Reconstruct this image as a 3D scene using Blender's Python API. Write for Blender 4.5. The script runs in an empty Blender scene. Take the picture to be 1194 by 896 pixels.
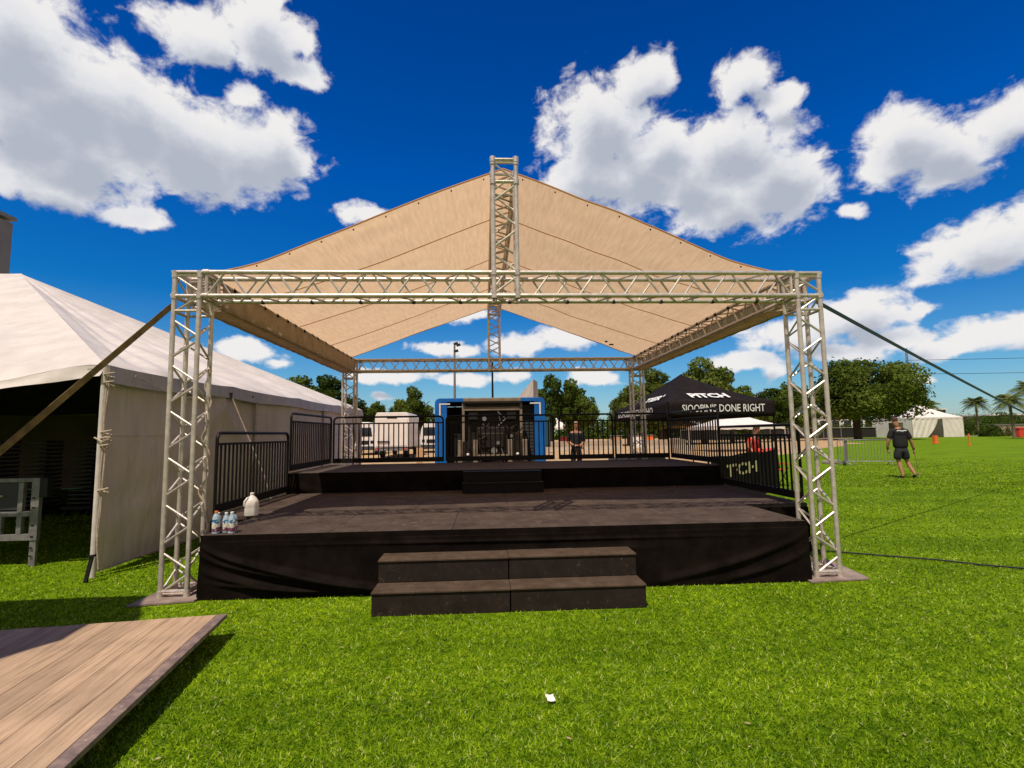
import bpy, bmesh, math, random
import numpy as np
from mathutils import Vector, Matrix, noise
random.seed(7); rng = np.random.default_rng(11)
sc = bpy.context.scene
COL = sc.collection
PI = math.pi

# ------------------------------------------------------------------ helpers
def setp(o, label=None, cat=None, group=None, kind=None):
    if label: o['label'] = label
    if cat: o['category'] = cat
    if group: o['group'] = group
    if kind: o['kind'] = kind
    return o
def empty(name, loc, label, cat, group=None, rz=0):
    o = bpy.data.objects.new(name, None); COL.objects.link(o)
    o.location = loc; o.rotation_euler = (0, 0, rz); o.empty_display_size = .2
    return setp(o, label, cat, group)
class MB:
    def __init__(s): s.v = []; s.f = []
    def add(s, vs, fs):
        n = len(s.v); s.v += [tuple(v) for v in vs]; s.f += [tuple(i + n for i in f) for f in fs]; return s
    def box(s, a, b):
        x0, y0, z0 = a; x1, y1, z1 = b
        return s.add([(x0,y0,z0),(x1,y0,z0),(x1,y1,z0),(x0,y1,z0),(x0,y0,z1),(x1,y0,z1),(x1,y1,z1),(x0,y1,z1)],
                     [(0,3,2,1),(4,5,6,7),(0,1,5,4),(1,2,6,5),(2,3,7,6),(3,0,4,7)])
    def obox(s, c, ax, ay, az):           # oriented box: centre and three half vectors
        c = Vector(c); ax = Vector(ax); ay = Vector(ay); az = Vector(az); vs = []
        for k in (-1, 1):
            for i, j in ((-1,-1),(1,-1),(1,1),(-1,1)): vs.append(c + ax*i + ay*j + az*k)
        return s.add(vs, [(0,3,2,1),(4,5,6,7),(0,1,5,4),(1,2,6,5),(2,3,7,6),(3,0,4,7)])
    def tube(s, pts, r, n=8, caps=True):
        pts = [Vector(p) for p in pts]; rs = r if isinstance(r, (list, tuple)) else [r]*len(pts)
        base = len(s.v); prev = None; vs = []
        for i, p in enumerate(pts):
            d = (pts[min(i+1, len(pts)-1)] - pts[max(i-1, 0)]).normalized()
            if prev is None:
                u = d.orthogonal().normalized()
            else:
                u = (prev - d*prev.dot(d)).normalized()
            prev = u; w = d.cross(u)
            for k in range(n):
                a = 2*PI*k/n; vs.append(p + (u*math.cos(a) + w*math.sin(a))*rs[i])
        fs = []
        for i in range(len(pts)-1):
            for k in range(n):
                a = i*n + k; b = i*n + (k+1) % n; fs.append((a, b, b+n, a+n))
        if caps:
            fs.append(tuple(range(n-1, -1, -1))); m = (len(pts)-1)*n; fs.append(tuple(m+k for k in range(n)))
        return s.add(vs, fs)
    def lathe(s, c, prof, n=16):         # prof: (r,z) from the bottom up
        c = Vector(c); vs = []; fs = []
        for r, z in prof:
            for k in range(n):
                a = 2*PI*k/n; vs.append(c + Vector((r*math.cos(a), r*math.sin(a), z)))
        for i in range(len(prof)-1):
            for k in range(n):
                a = i*n+k; b = i*n+(k+1) % n; fs.append((a, b, b+n, a+n))
        fs.append(tuple(range(n-1, -1, -1))); m = (len(prof)-1)*n; fs.append(tuple(m+k for k in range(n)))
        return s.add(vs, fs)
    def prism(s, poly, z0, z1):
        n = len(poly); vs = [(x, y, z0) for x, y in poly] + [(x, y, z1) for x, y in poly]
        fs = [tuple(range(n-1, -1, -1)), tuple(range(n, 2*n))] + [(i, (i+1) % n, (i+1) % n+n, i+n) for i in range(n)]
        return s.add(vs, fs)
    def extr(s, poly3, d):
        n = len(poly3); d = Vector(d); vs = [Vector(p) for p in poly3] + [Vector(p)+d for p in poly3]
        fs = [tuple(range(n-1, -1, -1)), tuple(range(n, 2*n))] + [(i, (i+1) % n, (i+1) % n+n, i+n) for i in range(n)]
        return s.add(vs, fs)
    def grid(s, fn, nu, nv):
        vs = [fn(i/nu, j/nv) for j in range(nv+1) for i in range(nu+1)]
        fs = [(j*(nu+1)+i, j*(nu+1)+i+1, (j+1)*(nu+1)+i+1, (j+1)*(nu+1)+i) for j in range(nv) for i in range(nu)]
        return s.add(vs, fs)
    def build(s, name, m, parent=None, smooth=False, loc=None, bevel=0, solid=0):
        me = bpy.data.meshes.new(name); me.from_pydata(s.v, [], s.f); me.update()
        if m: me.materials.append(m)
        if smooth:
            me.polygons.foreach_set('use_smooth', [True]*len(me.polygons))
            try: me.set_sharp_from_angle(angle=math.radians(45))
            except Exception: pass
        o = bpy.data.objects.new(name, me); COL.objects.link(o)
        if parent: o.parent = parent
        if loc: o.location = loc
        if solid:
            d = o.modifiers.new('s', 'SOLIDIFY'); d.thickness = solid; d.offset = 0
        if bevel:
            b = o.modifiers.new('b', 'BEVEL'); b.width = bevel; b.segments = 2; b.limit_method = 'ANGLE'
        return o
def mesh_arrays(name, V, F, m, parent=None, smooth=False):   # V (n,3), F (m,k) arrays
    me = bpy.data.meshes.new(name); k = F.shape[1]
    me.vertices.add(len(V)); me.vertices.foreach_set('co', V.astype(np.float32).ravel())
    me.loops.add(F.size); me.loops.foreach_set('vertex_index', F.astype(np.int32).ravel())
    me.polygons.add(len(F)); me.polygons.foreach_set('loop_start', np.arange(0, F.size, k, dtype=np.int32))
    me.update(calc_edges=True)
    if m: me.materials.append(m)
    o = bpy.data.objects.new(name, me); COL.objects.link(o)
    if parent: o.parent = parent
    return o
def dup(o, parent=None):
    c = o.copy(); COL.objects.link(c)
    if parent is not None: c.parent = parent
    for ch in list(o.children): dup(ch, c)
    return c
def text_mesh(txt, size, bold=.0):
    cu = bpy.data.curves.new('lettering', 'FONT'); cu.body = txt; cu.size = size; cu.offset = bold
    cu.align_x = 'CENTER'; cu.align_y = 'CENTER'; cu.resolution_u = 2
    o = bpy.data.objects.new('lettering', cu); COL.objects.link(o)
    dg = bpy.context.evaluated_depsgraph_get(); dg.update()
    me = bpy.data.meshes.new_from_object(o.evaluated_get(dg))
    vs = [tuple(v.co) for v in me.vertices]; fs = [tuple(p.vertices) for p in me.polygons]
    bpy.data.objects.remove(o); bpy.data.meshes.remove(me)
    return vs, fs
def lettering(txt, size, fn, m, parent, bold=0, name='lettering', sx=1.0):
    vs, fs = text_mesh(txt, size, bold)
    return MB().add([fn(x*sx, y) for x, y, z in vs], fs).build(name, m, parent)

# ------------------------------------------------------------------ materials
def mat(name, col, rough=.7, metal=0.0, col2=None, nscale=8, ndetail=6, bump=0.0, bscale=60, spec=.3, coords='Object', dist=.01, lo=.35, hi=.65, trans=0.0, stretch=None):
    m = bpy.data.materials.new(name); m.use_nodes = True; nt = m.node_tree; N = nt.nodes; L = nt.links
    b = N['Principled BSDF']; b.inputs['Roughness'].default_value = rough; b.inputs['Metallic'].default_value = metal
    b.inputs['Specular IOR Level'].default_value = spec; b.inputs['Base Color'].default_value = (*col, 1)
    tc = N.new('ShaderNodeTexCoord'); src = tc.outputs[coords]
    if stretch:
        mp = N.new('ShaderNodeMapping'); mp.inputs['Scale'].default_value = stretch; L.new(src, mp.inputs['Vector']); src = mp.outputs['Vector']
    csock = None
    if col2:
        n = N.new('ShaderNodeTexNoise'); n.inputs['Scale'].default_value = nscale; n.inputs['Detail'].default_value = ndetail
        n.inputs['Roughness'].default_value = .62; L.new(src, n.inputs['Vector'])
        r = N.new('ShaderNodeValToRGB'); r.color_ramp.elements[0].position = lo; r.color_ramp.elements[1].position = hi
        r.color_ramp.elements[0].color = (*col, 1); r.color_ramp.elements[1].color = (*col2, 1)
        L.new(n.outputs['Fac'], r.inputs['Fac']); L.new(r.outputs['Color'], b.inputs['Base Color']); csock = r.outputs['Color']
    if bump:
        n2 = N.new('ShaderNodeTexNoise'); n2.inputs['Scale'].default_value = bscale; n2.inputs['Detail'].default_value = 4; L.new(src, n2.inputs['Vector'])
        bp = N.new('ShaderNodeBump'); bp.inputs['Strength'].default_value = bump; bp.inputs['Distance'].default_value = dist
        L.new(n2.outputs['Fac'], bp.inputs['Height']); L.new(bp.outputs['Normal'], b.inputs['Normal'])
    if trans:
        t = N.new('ShaderNodeBsdfTranslucent'); mx = N.new('ShaderNodeMixShader'); mx.inputs['Fac'].default_value = trans
        if csock: L.new(csock, t.inputs['Color'])
        else: t.inputs['Color'].default_value = (*col, 1)
        L.new(b.outputs[0], mx.inputs[1]); L.new(t.outputs[0], mx.inputs[2]); L.new(mx.outputs[0], N['Material Output'].inputs['Surface'])
    return m
def scuff_mat(name, c1, c2, cs):
    m = bpy.data.materials.new(name); m.use_nodes = True; N = m.node_tree.nodes; L = m.node_tree.links
    b = N['Principled BSDF']; b.inputs['Roughness'].default_value = .7; b.inputs['Specular IOR Level'].default_value = .12
    g = N.new('ShaderNodeNewGeometry'); P = g.outputs['Position']
    n = N.new('ShaderNodeTexNoise'); n.inputs['Scale'].default_value = 6; n.inputs['Detail'].default_value = 9; n.inputs['Roughness'].default_value = .7; L.new(P, n.inputs['Vector'])
    r = N.new('ShaderNodeValToRGB'); r.color_ramp.elements[0].position = .35; r.color_ramp.elements[1].position = .68; r.color_ramp.elements[0].color = (*c1, 1); r.color_ramp.elements[1].color = (*c2, 1); L.new(n.outputs['Fac'], r.inputs['Fac'])
    cur = r.outputs['Color']
    for sc_, ds, lo, hi in ((5.5, 3.5, .004, .0), (13, 1.5, .006, .0)):
        a = N.new('ShaderNodeTexNoise'); a.inputs['Scale'].default_value = sc_; a.inputs['Detail'].default_value = 1.5; a.inputs['Distortion'].default_value = ds; L.new(P, a.inputs['Vector'])
        d = N.new('ShaderNodeMath'); d.operation = 'SUBTRACT'; d.inputs[1].default_value = .5; L.new(a.outputs['Fac'], d.inputs[0])
        e = N.new('ShaderNodeMath'); e.operation = 'ABSOLUTE'; L.new(d.outputs[0], e.inputs[0])
        q = N.new('ShaderNodeMapRange'); q.inputs['From Min'].default_value = 0; q.inputs['From Max'].default_value = lo; q.inputs['To Min'].default_value = 1; q.inputs['To Max'].default_value = 0; L.new(e.outputs[0], q.inputs['Value'])
        w = N.new('ShaderNodeTexNoise'); w.inputs['Scale'].default_value = sc_*.9; w.inputs['Detail'].default_value = 3; 
        o2 = N.new('ShaderNodeVectorMath'); o2.inputs[1].default_value = (7.3, 1.1, sc_); L.new(P, o2.inputs[0]); L.new(o2.outputs[0], w.inputs['Vector'])
        q2 = N.new('ShaderNodeMapRange'); q2.inputs['From Min'].default_value = .56; q2.inputs['From Max'].default_value = .62; L.new(w.outputs['Fac'], q2.inputs['Value'])
        mu = N.new('ShaderNodeMath'); mu.operation = 'MULTIPLY'; L.new(q.outputs[0], mu.inputs[0]); L.new(q2.outputs[0], mu.inputs[1])
        mx = N.new('ShaderNodeMix'); mx.data_type = 'RGBA'; L.new(mu.outputs[0], mx.inputs[0]); L.new(cur, mx.inputs[6]); mx.inputs[7].default_value = (*cs, 1); cur = mx.outputs[2]
    L.new(cur, b.inputs['Base Color'])
    bp = N.new('ShaderNodeBump'); bp.inputs['Strength'].default_value = .3; bp.inputs['Distance'].default_value = .004; L.new(n.outputs['Fac'], bp.inputs['Height']); L.new(bp.outputs[0], b.inputs['Normal'])
    return m
M = {}
M['alu'] = mat('aluminium_tube', (.50,.435,.37), .36, .5, (.70,.62,.54), 14, 5, .15, 90, spec=.5)
M['alu_dull'] = mat('dull_aluminium', (.38,.33,.28), .5, .3, (.50,.44,.38), 14, 5)
M['plate'] = mat('base_plate_steel', (.22,.16,.13), .7, .2, (.34,.26,.21), 6)
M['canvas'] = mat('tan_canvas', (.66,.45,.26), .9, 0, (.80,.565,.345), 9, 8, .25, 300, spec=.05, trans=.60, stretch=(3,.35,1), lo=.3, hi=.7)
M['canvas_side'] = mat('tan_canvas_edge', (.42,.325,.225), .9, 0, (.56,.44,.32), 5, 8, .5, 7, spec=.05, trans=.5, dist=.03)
M['seam'] = mat('canvas_seam', (.74,.46,.22), .9, trans=.5)
M['tie'] = mat('black_rubber', (.012,.011,.010), .6)
M['black_steel'] = mat('black_powder_coat', (.006,.005,.0045), .5, 0, (.010,.008,.007), 20, spec=.15)
M['skirt'] = mat('black_stage_cloth', (.005,.0034,.0027), .9, 0, (.011,.0075,.0055), 5, 6, .3, 25, spec=.04)
M['step'] = scuff_mat('black_painted_plywood', (.016,.011,.008), (.028,.020,.015), (.16,.12,.085)); M['tread'] = scuff_mat('worn_step_treads', (.052,.034,.022), (.10,.068,.045), (.34,.25,.17))
M['white_vinyl'] = mat('white_vinyl', (.55,.49,.43), .6, 0, (.65,.585,.52), 2.5, 5, .35, 2.2, dist=.06, spec=.15)
M['lining'] = mat('painted_tent_shade', (.05,.037,.028), .9, 0, (.08,.06,.045), 2)  # the tent's inner shade painted as a dark colour, not a real fabric layer
M['inner_wall'] = mat('painted_shade_wall_cloth', (.16,.115,.085), .9, 0, (.22,.16,.12), 2, 5, .3, 3, dist=.05)  # tent wall cloth with the interior shade put into its colour
M['white_far'] = mat('white_tent_cloth', (.74,.66,.58), .7, 0, (.84,.77,.70), 1, 4, trans=.1)
M['wall_vinyl'] = mat('grey_white_tent_wall', (.50,.435,.375), .75, 0, (.59,.515,.45), 1.6, 9, .7, 3, dist=.12, stretch=(1,1.6,.45), spec=.08)
M['rope'] = mat('cream_rope', (.55,.45,.34), .9, 0, (.35,.27,.19), 40)
M['strap_brown'] = mat('brown_webbing', (.10,.065,.02), .8, 0, (.20,.13,.04), 12, 4, .3, 200)
M['strap_green'] = mat('dark_green_webbing', (.010,.028,.020), .7, 0, (.018,.045,.03), 30)
M['dark'] = mat('near_black_plastic', (.012,.012,.012), .6)
M['grey_metal'] = mat('grey_galvanised_steel', (.16,.15,.145), .5, .4, (.26,.25,.24), 10, 6)
M['grey_dark'] = mat('dark_grey_panel', (.045,.045,.05), .6)
M['blue'] = mat('blue_container_paint', (.006,.10,.36), .42, 0, (.010,.14,.46), 2.5, 5, .05, 4)
M['beige'] = mat('beige_equipment_paint', (.17,.13,.09), .6, 0, (.26,.20,.145), 6)
M['engine'] = mat('oily_machinery', (.008,.006,.005), .5, .2, (.035,.027,.021), 30, 6)
M['white_paint'] = mat('white_vehicle_paint', (.72,.66,.60), .4, 0, (.80,.74,.68), 3)
M['glass'] = mat('dark_vehicle_glass', (.02,.025,.03), .1, 0, spec=.6)
M['black_cloth'] = mat('black_canopy_cloth', (.012,.009,.008), .8, 0, (.019,.014,.013), 3, 4, .2, 3, dist=.06, spec=.06)
M['letter_white'] = mat('white_print', (.78,.75,.70), .6)
M['letter_yellow'] = mat('pale_yellow_print', (.62,.55,.25), .6)
M['bark'] = mat('tree_bark', (.045,.032,.022), .9, 0, (.09,.065,.045), 8, 6, .5, 20)
M['palm_bark'] = mat('palm_bark', (.14,.10,.07), .9, 0, (.24,.18,.13), 8, 6)
M['tan_wood'] = mat('tan_board', (.42,.24,.11), .7, 0, (.52,.32,.17), 4)
M['orange'] = mat('orange_plastic', (.75,.16,.03), .5)
M['red'] = mat('red_plastic', (.62,.05,.03), .5)
M['skin'] = mat('skin', (.36,.16,.085), .55, 0, (.44,.21,.12), 12)
M['skin_pale'] = mat('pale_skin', (.50,.27,.17), .55)
M['hair'] = mat('dark_brown_hair', (.035,.018,.010), .7, 0, (.07,.035,.02), 60)
M['hair_light'] = mat('light_hair', (.35,.24,.14), .7)
M['shirt'] = mat('black_shirt', (.010,.010,.011), .85, 0, (.018,.017,.018), 6)
M['shorts'] = mat('charcoal_shorts', (.020,.020,.024), .85, 0, (.034,.034,.04), 6)
M['red_shirt'] = mat('red_shirt', (.62,.035,.03), .8, 0, (.74,.06,.05), 7, 4, .3, 14)
M['shoe'] = mat('black_shoe', (.012,.012,.012), .5)
M['sole'] = mat('pale_sole', (.5,.5,.48), .6)
M['jug'] = mat('milky_plastic', (.78,.72,.64), .35, trans=.25, spec=.4)
M['cap_orange'] = mat('orange_bottle_cap', (.80,.20,.03), .4)
M['cap_white'] = mat('white_bottle_cap', (.75,.75,.73), .4)
M['bottle'] = mat('clear_bottle_plastic', (.25,.34,.40), .12, 0, (.42,.50,.54), 25, 3, spec=.6)
M['concrete'] = mat('pale_concrete', (.30,.22,.15), .9, 0, (.40,.31,.22), 1.5)
M['hedge'] = None
M['cable'] = mat('black_cable', (.012,.012,.012), .6)
M['paper'] = mat('white_paper', (.78,.72,.62), .8)
M['rock'] = mat('grey_tan_stone', (.30,.26,.21), .9, 0, (.20,.17,.14), 5)
M['dark_fence'] = mat('dark_fence_mesh', (.02,.018,.015), .8)
M['teal'] = mat('dark_teal_cloth', (.015,.06,.075), .8)
M['building_grey'] = mat('grey_building_panel', (.16,.15,.16), .6, 0, (.20,.19,.20), .5)

def label_mat():      # printed bottle wrap: blue with cream and dark red splashes
    m = bpy.data.materials.new('printed_bottle_wrap'); m.use_nodes = True; N = m.node_tree.nodes; L = m.node_tree.links
    b = N['Principled BSDF']; b.inputs['Roughness'].default_value = .25
    tc = N.new('ShaderNodeTexCoord'); sp = N.new('ShaderNodeSeparateXYZ'); L.new(tc.outputs['Object'], sp.inputs[0])
    n = N.new('ShaderNodeTexNoise'); n.inputs['Scale'].default_value = 30; n.inputs['Detail'].default_value = 3; L.new(tc.outputs['Object'], n.inputs['Vector'])
    ma = N.new('ShaderNodeMath'); ma.operation = 'MULTIPLY_ADD'; ma.inputs[1].default_value = 3.6; L.new(sp.outputs['Z'], ma.inputs[0])
    m2 = N.new('ShaderNodeMath'); m2.operation = 'MULTIPLY_ADD'; m2.inputs[1].default_value = .9; m2.inputs[2].default_value = -.42; L.new(n.outputs['Fac'], m2.inputs[0]); L.new(m2.outputs[0], ma.inputs[2])
    r = N.new('ShaderNodeValToRGB'); cr = r.color_ramp; cr.interpolation = 'CONSTANT'
    cr.elements[0].position = 0; cr.elements[0].color = (.28,.06,.09,1)
    cr.elements[1].position = .16; cr.elements[1].color = (.10,.06,.16,1)
    for p, c in ((.24,(.70,.62,.48,1)),(.40,(.35,.40,.45,1)),(.48,(.01,.10,.20,1)),(.62,(.02,.19,.30,1)),(.74,(.12,.26,.34,1))):
        e = cr.elements.new(p); e.color = c
    L.new(ma.outputs[0], r.inputs['Fac']); L.new(r.outputs['Color'], b.inputs['Base Color'])
    return m
M['wrap'] = label_mat()

def leaf_mat(name, c1, c2, sc_=.6):
    m = bpy.data.materials.new(name); m.use_nodes = True; N = m.node_tree.nodes; L = m.node_tree.links
    N.remove(N['Principled BSDF'])
    tc = N.new('ShaderNodeTexCoord'); n = N.new('ShaderNodeTexNoise'); n.inputs['Scale'].default_value = sc_; n.inputs['Detail'].default_value = 8; n.inputs['Roughness'].default_value = .7
    L.new(tc.outputs['Object'], n.inputs['Vector'])
    r = N.new('ShaderNodeValToRGB'); r.color_ramp.elements[0].position = .38; r.color_ramp.elements[1].position = .62
    r.color_ramp.elements[0].color = (*c1, 1); r.color_ramp.elements[1].color = (*c2, 1); L.new(n.outputs['Fac'], r.inputs['Fac'])
    oi = N.new('ShaderNodeObjectInfo'); hs = N.new('ShaderNodeHueSaturation'); mr = N.new('ShaderNodeMapRange')
    mr.inputs['To Min'].default_value = .8; mr.inputs['To Max'].default_value = 1.2; L.new(oi.outputs['Random'], mr.inputs['Value'])
    L.new(mr.outputs[0], hs.inputs['Value']); L.new(r.outputs['Color'], hs.inputs['Color'])
    d = N.new('ShaderNodeBsdfDiffuse'); t = N.new('ShaderNodeBsdfTranslucent'); mx = N.new('ShaderNodeMixShader'); mx.inputs['Fac'].default_value = .3
    L.new(hs.outputs[0], d.inputs['Color']); L.new(hs.outputs[0], t.inputs['Color'])
    L.new(d.outputs[0], mx.inputs[1]); L.new(t.outputs[0], mx.inputs[2]); L.new(mx.outputs[0], N['Material Output'].inputs['Surface'])
    return m
M['leaf'] = leaf_mat('oak_leaves', (.040,.065,.010), (.15,.195,.032))
M['leaf_dark'] = leaf_mat('dark_leaves', (.026,.045,.009), (.090,.135,.022))
M['leaf_light'] = leaf_mat('light_leaves', (.065,.095,.016), (.21,.25,.05))
M['palm_leaf'] = leaf_mat('palm_leaves', (.09,.11,.025), (.22,.24,.07))
M['hedge'] = leaf_mat('hedge_leaves', (.035,.05,.012), (.12,.14,.03), .3)

def turf_mat(name, blades=False):
    m = bpy.data.materials.new(name); m.use_nodes = True; N = m.node_tree.nodes; L = m.node_tree.links
    b = N['Principled BSDF']; b.inputs['Roughness'].default_value = .85; b.inputs['Specular IOR Level'].default_value = .06
    g = N.new('ShaderNodeNewGeometry'); P = g.outputs['Position']
    def noi(s, d, stretch=None):
        n = N.new('ShaderNodeTexNoise'); n.inputs['Scale'].default_value = s; n.inputs['Detail'].default_value = d; n.inputs['Roughness'].default_value = .65
        if stretch:
            mp = N.new('ShaderNodeMapping'); mp.inputs['Scale'].default_value = stretch; L.new(P, mp.inputs['Vector']); L.new(mp.outputs[0], n.inputs['Vector'])
        else: L.new(P, n.inputs['Vector'])
        return n.outputs['Fac']
    r = N.new('ShaderNodeValToRGB'); cr = r.color_ramp
    if blades:
        cr.elements[0].position = .36; cr.elements[0].color = (.070,.155,.002,1); cr.elements[1].position = .66; cr.elements[1].color = (.44,.60,.018,1)
        e3 = cr.elements.new(.93); e3.color = (.34,.50,.020,1); e4 = cr.elements.new(.965); e4.color = (.70,.66,.24,1)
        cr.elements[1].position = .80
        mxr = N.new('ShaderNodeMath'); mxr.operation = 'MULTIPLY_ADD'; mxr.inputs[1].default_value = .72; L.new(g.outputs['Random Per Island'], mxr.inputs[0])
        ns = N.new('ShaderNodeMath'); ns.operation = 'MULTIPLY'; ns.inputs[1].default_value = .55; L.new(noi(95, 2), ns.inputs[0]); L.new(ns.outputs[0], mxr.inputs[2])
        L.new(mxr.outputs[0], r.inputs['Fac'])
    else:
        cr.elements[0].position = .34; cr.elements[0].color = (.085,.150,.002,1); cr.elements[1].position = .66; cr.elements[1].color = (.26,.385,.006,1)
        L.new(noi(45, 6), r.inputs['Fac'])
    big = N.new('ShaderNodeValToRGB'); big.color_ramp.elements[0].position = .35; big.color_ramp.elements[1].position = .65
    big.color_ramp.elements[0].color = (.72,.80,.70,1); big.color_ramp.elements[1].color = (1.05,1.07,1.1,1)
    L.new(noi(.8, 7), big.inputs['Fac'])
    mid = N.new('ShaderNodeValToRGB'); mid.color_ramp.elements[0].position = .36; mid.color_ramp.elements[1].position = .60
    mid.color_ramp.elements[0].color = (.55,.66,.6,1); mid.color_ramp.elements[1].color = (1.12,1.08,1.1,1); L.new(noi(11, 8), mid.inputs['Fac'])
    mm = N.new('ShaderNodeMix'); mm.data_type = 'RGBA'; mm.blend_type = 'MULTIPLY'; mm.inputs[0].default_value = 1
    L.new(big.outputs['Color'], mm.inputs[6]); L.new(mid.outputs['Color'], mm.inputs[7])
    mu = N.new('ShaderNodeMix'); mu.data_type = 'RGBA'; mu.blend_type = 'MULTIPLY'; mu.inputs[0].default_value = 1
    L.new(r.outputs['Color'], mu.inputs[6]); L.new(mm.outputs[2], mu.inputs[7])
    st = N.new('ShaderNodeValToRGB'); st.color_ramp.elements[0].position = .38; st.color_ramp.elements[1].position = .62
    st.color_ramp.elements[0].color = (.80,.84,.8,1); st.color_ramp.elements[1].color = (1.1,1.07,1.1,1)
    L.new(noi(.35, 5, (.35, 3.2, 1)), st.inputs['Fac'])
    mu2 = N.new('ShaderNodeMix'); mu2.data_type = 'RGBA'; mu2.blend_type = 'MULTIPLY'; mu2.inputs[0].default_value = 1
    L.new(mu.outputs[2], mu2.inputs[6]); L.new(st.outputs['Color'], mu2.inputs[7]); L.new(mu2.outputs[2], b.inputs['Base Color'])
    if blades:
        t = N.new('ShaderNodeBsdfTranslucent'); mx = N.new('ShaderNodeMixShader'); mx.inputs['Fac'].default_value = .35
        L.new(mu2.outputs[2], t.inputs['Color']); L.new(b.outputs[0], mx.inputs[1]); L.new(t.outputs[0], mx.inputs[2]); L.new(mx.outputs[0], N['Material Output'].inputs['Surface'])
    else:
        bp = N.new('ShaderNodeBump'); bp.inputs['Strength'].default_value = .9; bp.inputs['Distance'].default_value = .03
        L.new(noi(60, 4), bp.inputs['Height']); L.new(bp.outputs[0], b.inputs['Normal'])
    return m
M['turf'] = turf_mat('turf'); M['blades'] = turf_mat('turf_blades', True)
M['dirt'] = mat('tan_dirt', (.34,.21,.10), .95, 0, (.52,.36,.20), .9, 9, .6, 6, spec=.1, dist=.05, coords='Object')

def deck_mat(name, c1, c2, seam=1.22, ox=0., oy=0.):
    m = bpy.data.materials.new(name); m.use_nodes = True; N = m.node_tree.nodes; L = m.node_tree.links
    b = N['Principled BSDF']; b.inputs['Roughness'].default_value = .8; b.inputs['Specular IOR Level'].default_value = .15
    g = N.new('ShaderNodeNewGeometry'); P = g.outputs['Position']
    n = N.new('ShaderNodeTexNoise'); n.inputs['Scale'].default_value = 3.2; n.inputs['Detail'].default_value = 11; n.inputs['Roughness'].default_value = .72; L.new(P, n.inputs['Vector'])
    r = N.new('ShaderNodeValToRGB'); r.color_ramp.elements[0].position = .32; r.color_ramp.elements[1].position = .68
    r.color_ramp.elements[0].color = (*c1, 1); r.color_ramp.elements[1].color = (*c2, 1); L.new(n.outputs['Fac'], r.inputs['Fac'])
    # pale scuffs
    n2 = N.new('ShaderNodeTexNoise'); n2.inputs['Scale'].default_value = 9; n2.inputs['Detail'].default_value = 6; n2.inputs['Distortion'].default_value = 2.2; L.new(P, n2.inputs['Vector'])
    r2 = N.new('ShaderNodeValToRGB'); r2.color_ramp.elements[0].position = .60; r2.color_ramp.elements[1].position = .68
    r2.color_ramp.elements[0].color = (0,0,0,1); r2.color_ramp.elements[1].color = (.45,.45,.45,1); L.new(n2.outputs['Fac'], r2.inputs['Fac'])
    mx = N.new('ShaderNodeMix'); mx.data_type = 'RGBA'; L.new(r2.outputs['Color'], mx.inputs[0]); L.new(r.outputs['Color'], mx.inputs[6]); mx.inputs[7].default_value = (c2[0]*2.2, c2[1]*2.1, c2[2]*2, 1)
    L.new(mx.outputs[2], b.inputs['Base Color'])
    bp = N.new('ShaderNodeBump'); bp.inputs['Strength'].default_value = .4; bp.inputs['Distance'].default_value = .006; L.new(n.outputs['Fac'], bp.inputs['Height']); L.new(bp.outputs[0], b.inputs['Normal'])
    return m
M['deck'] = deck_mat('worn_black_decking', (.030,.021,.016), (.085,.060,.045))
M['riser_deck'] = deck_mat('worn_riser_decking', (.05,.04,.033), (.085,.066,.052))

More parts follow.
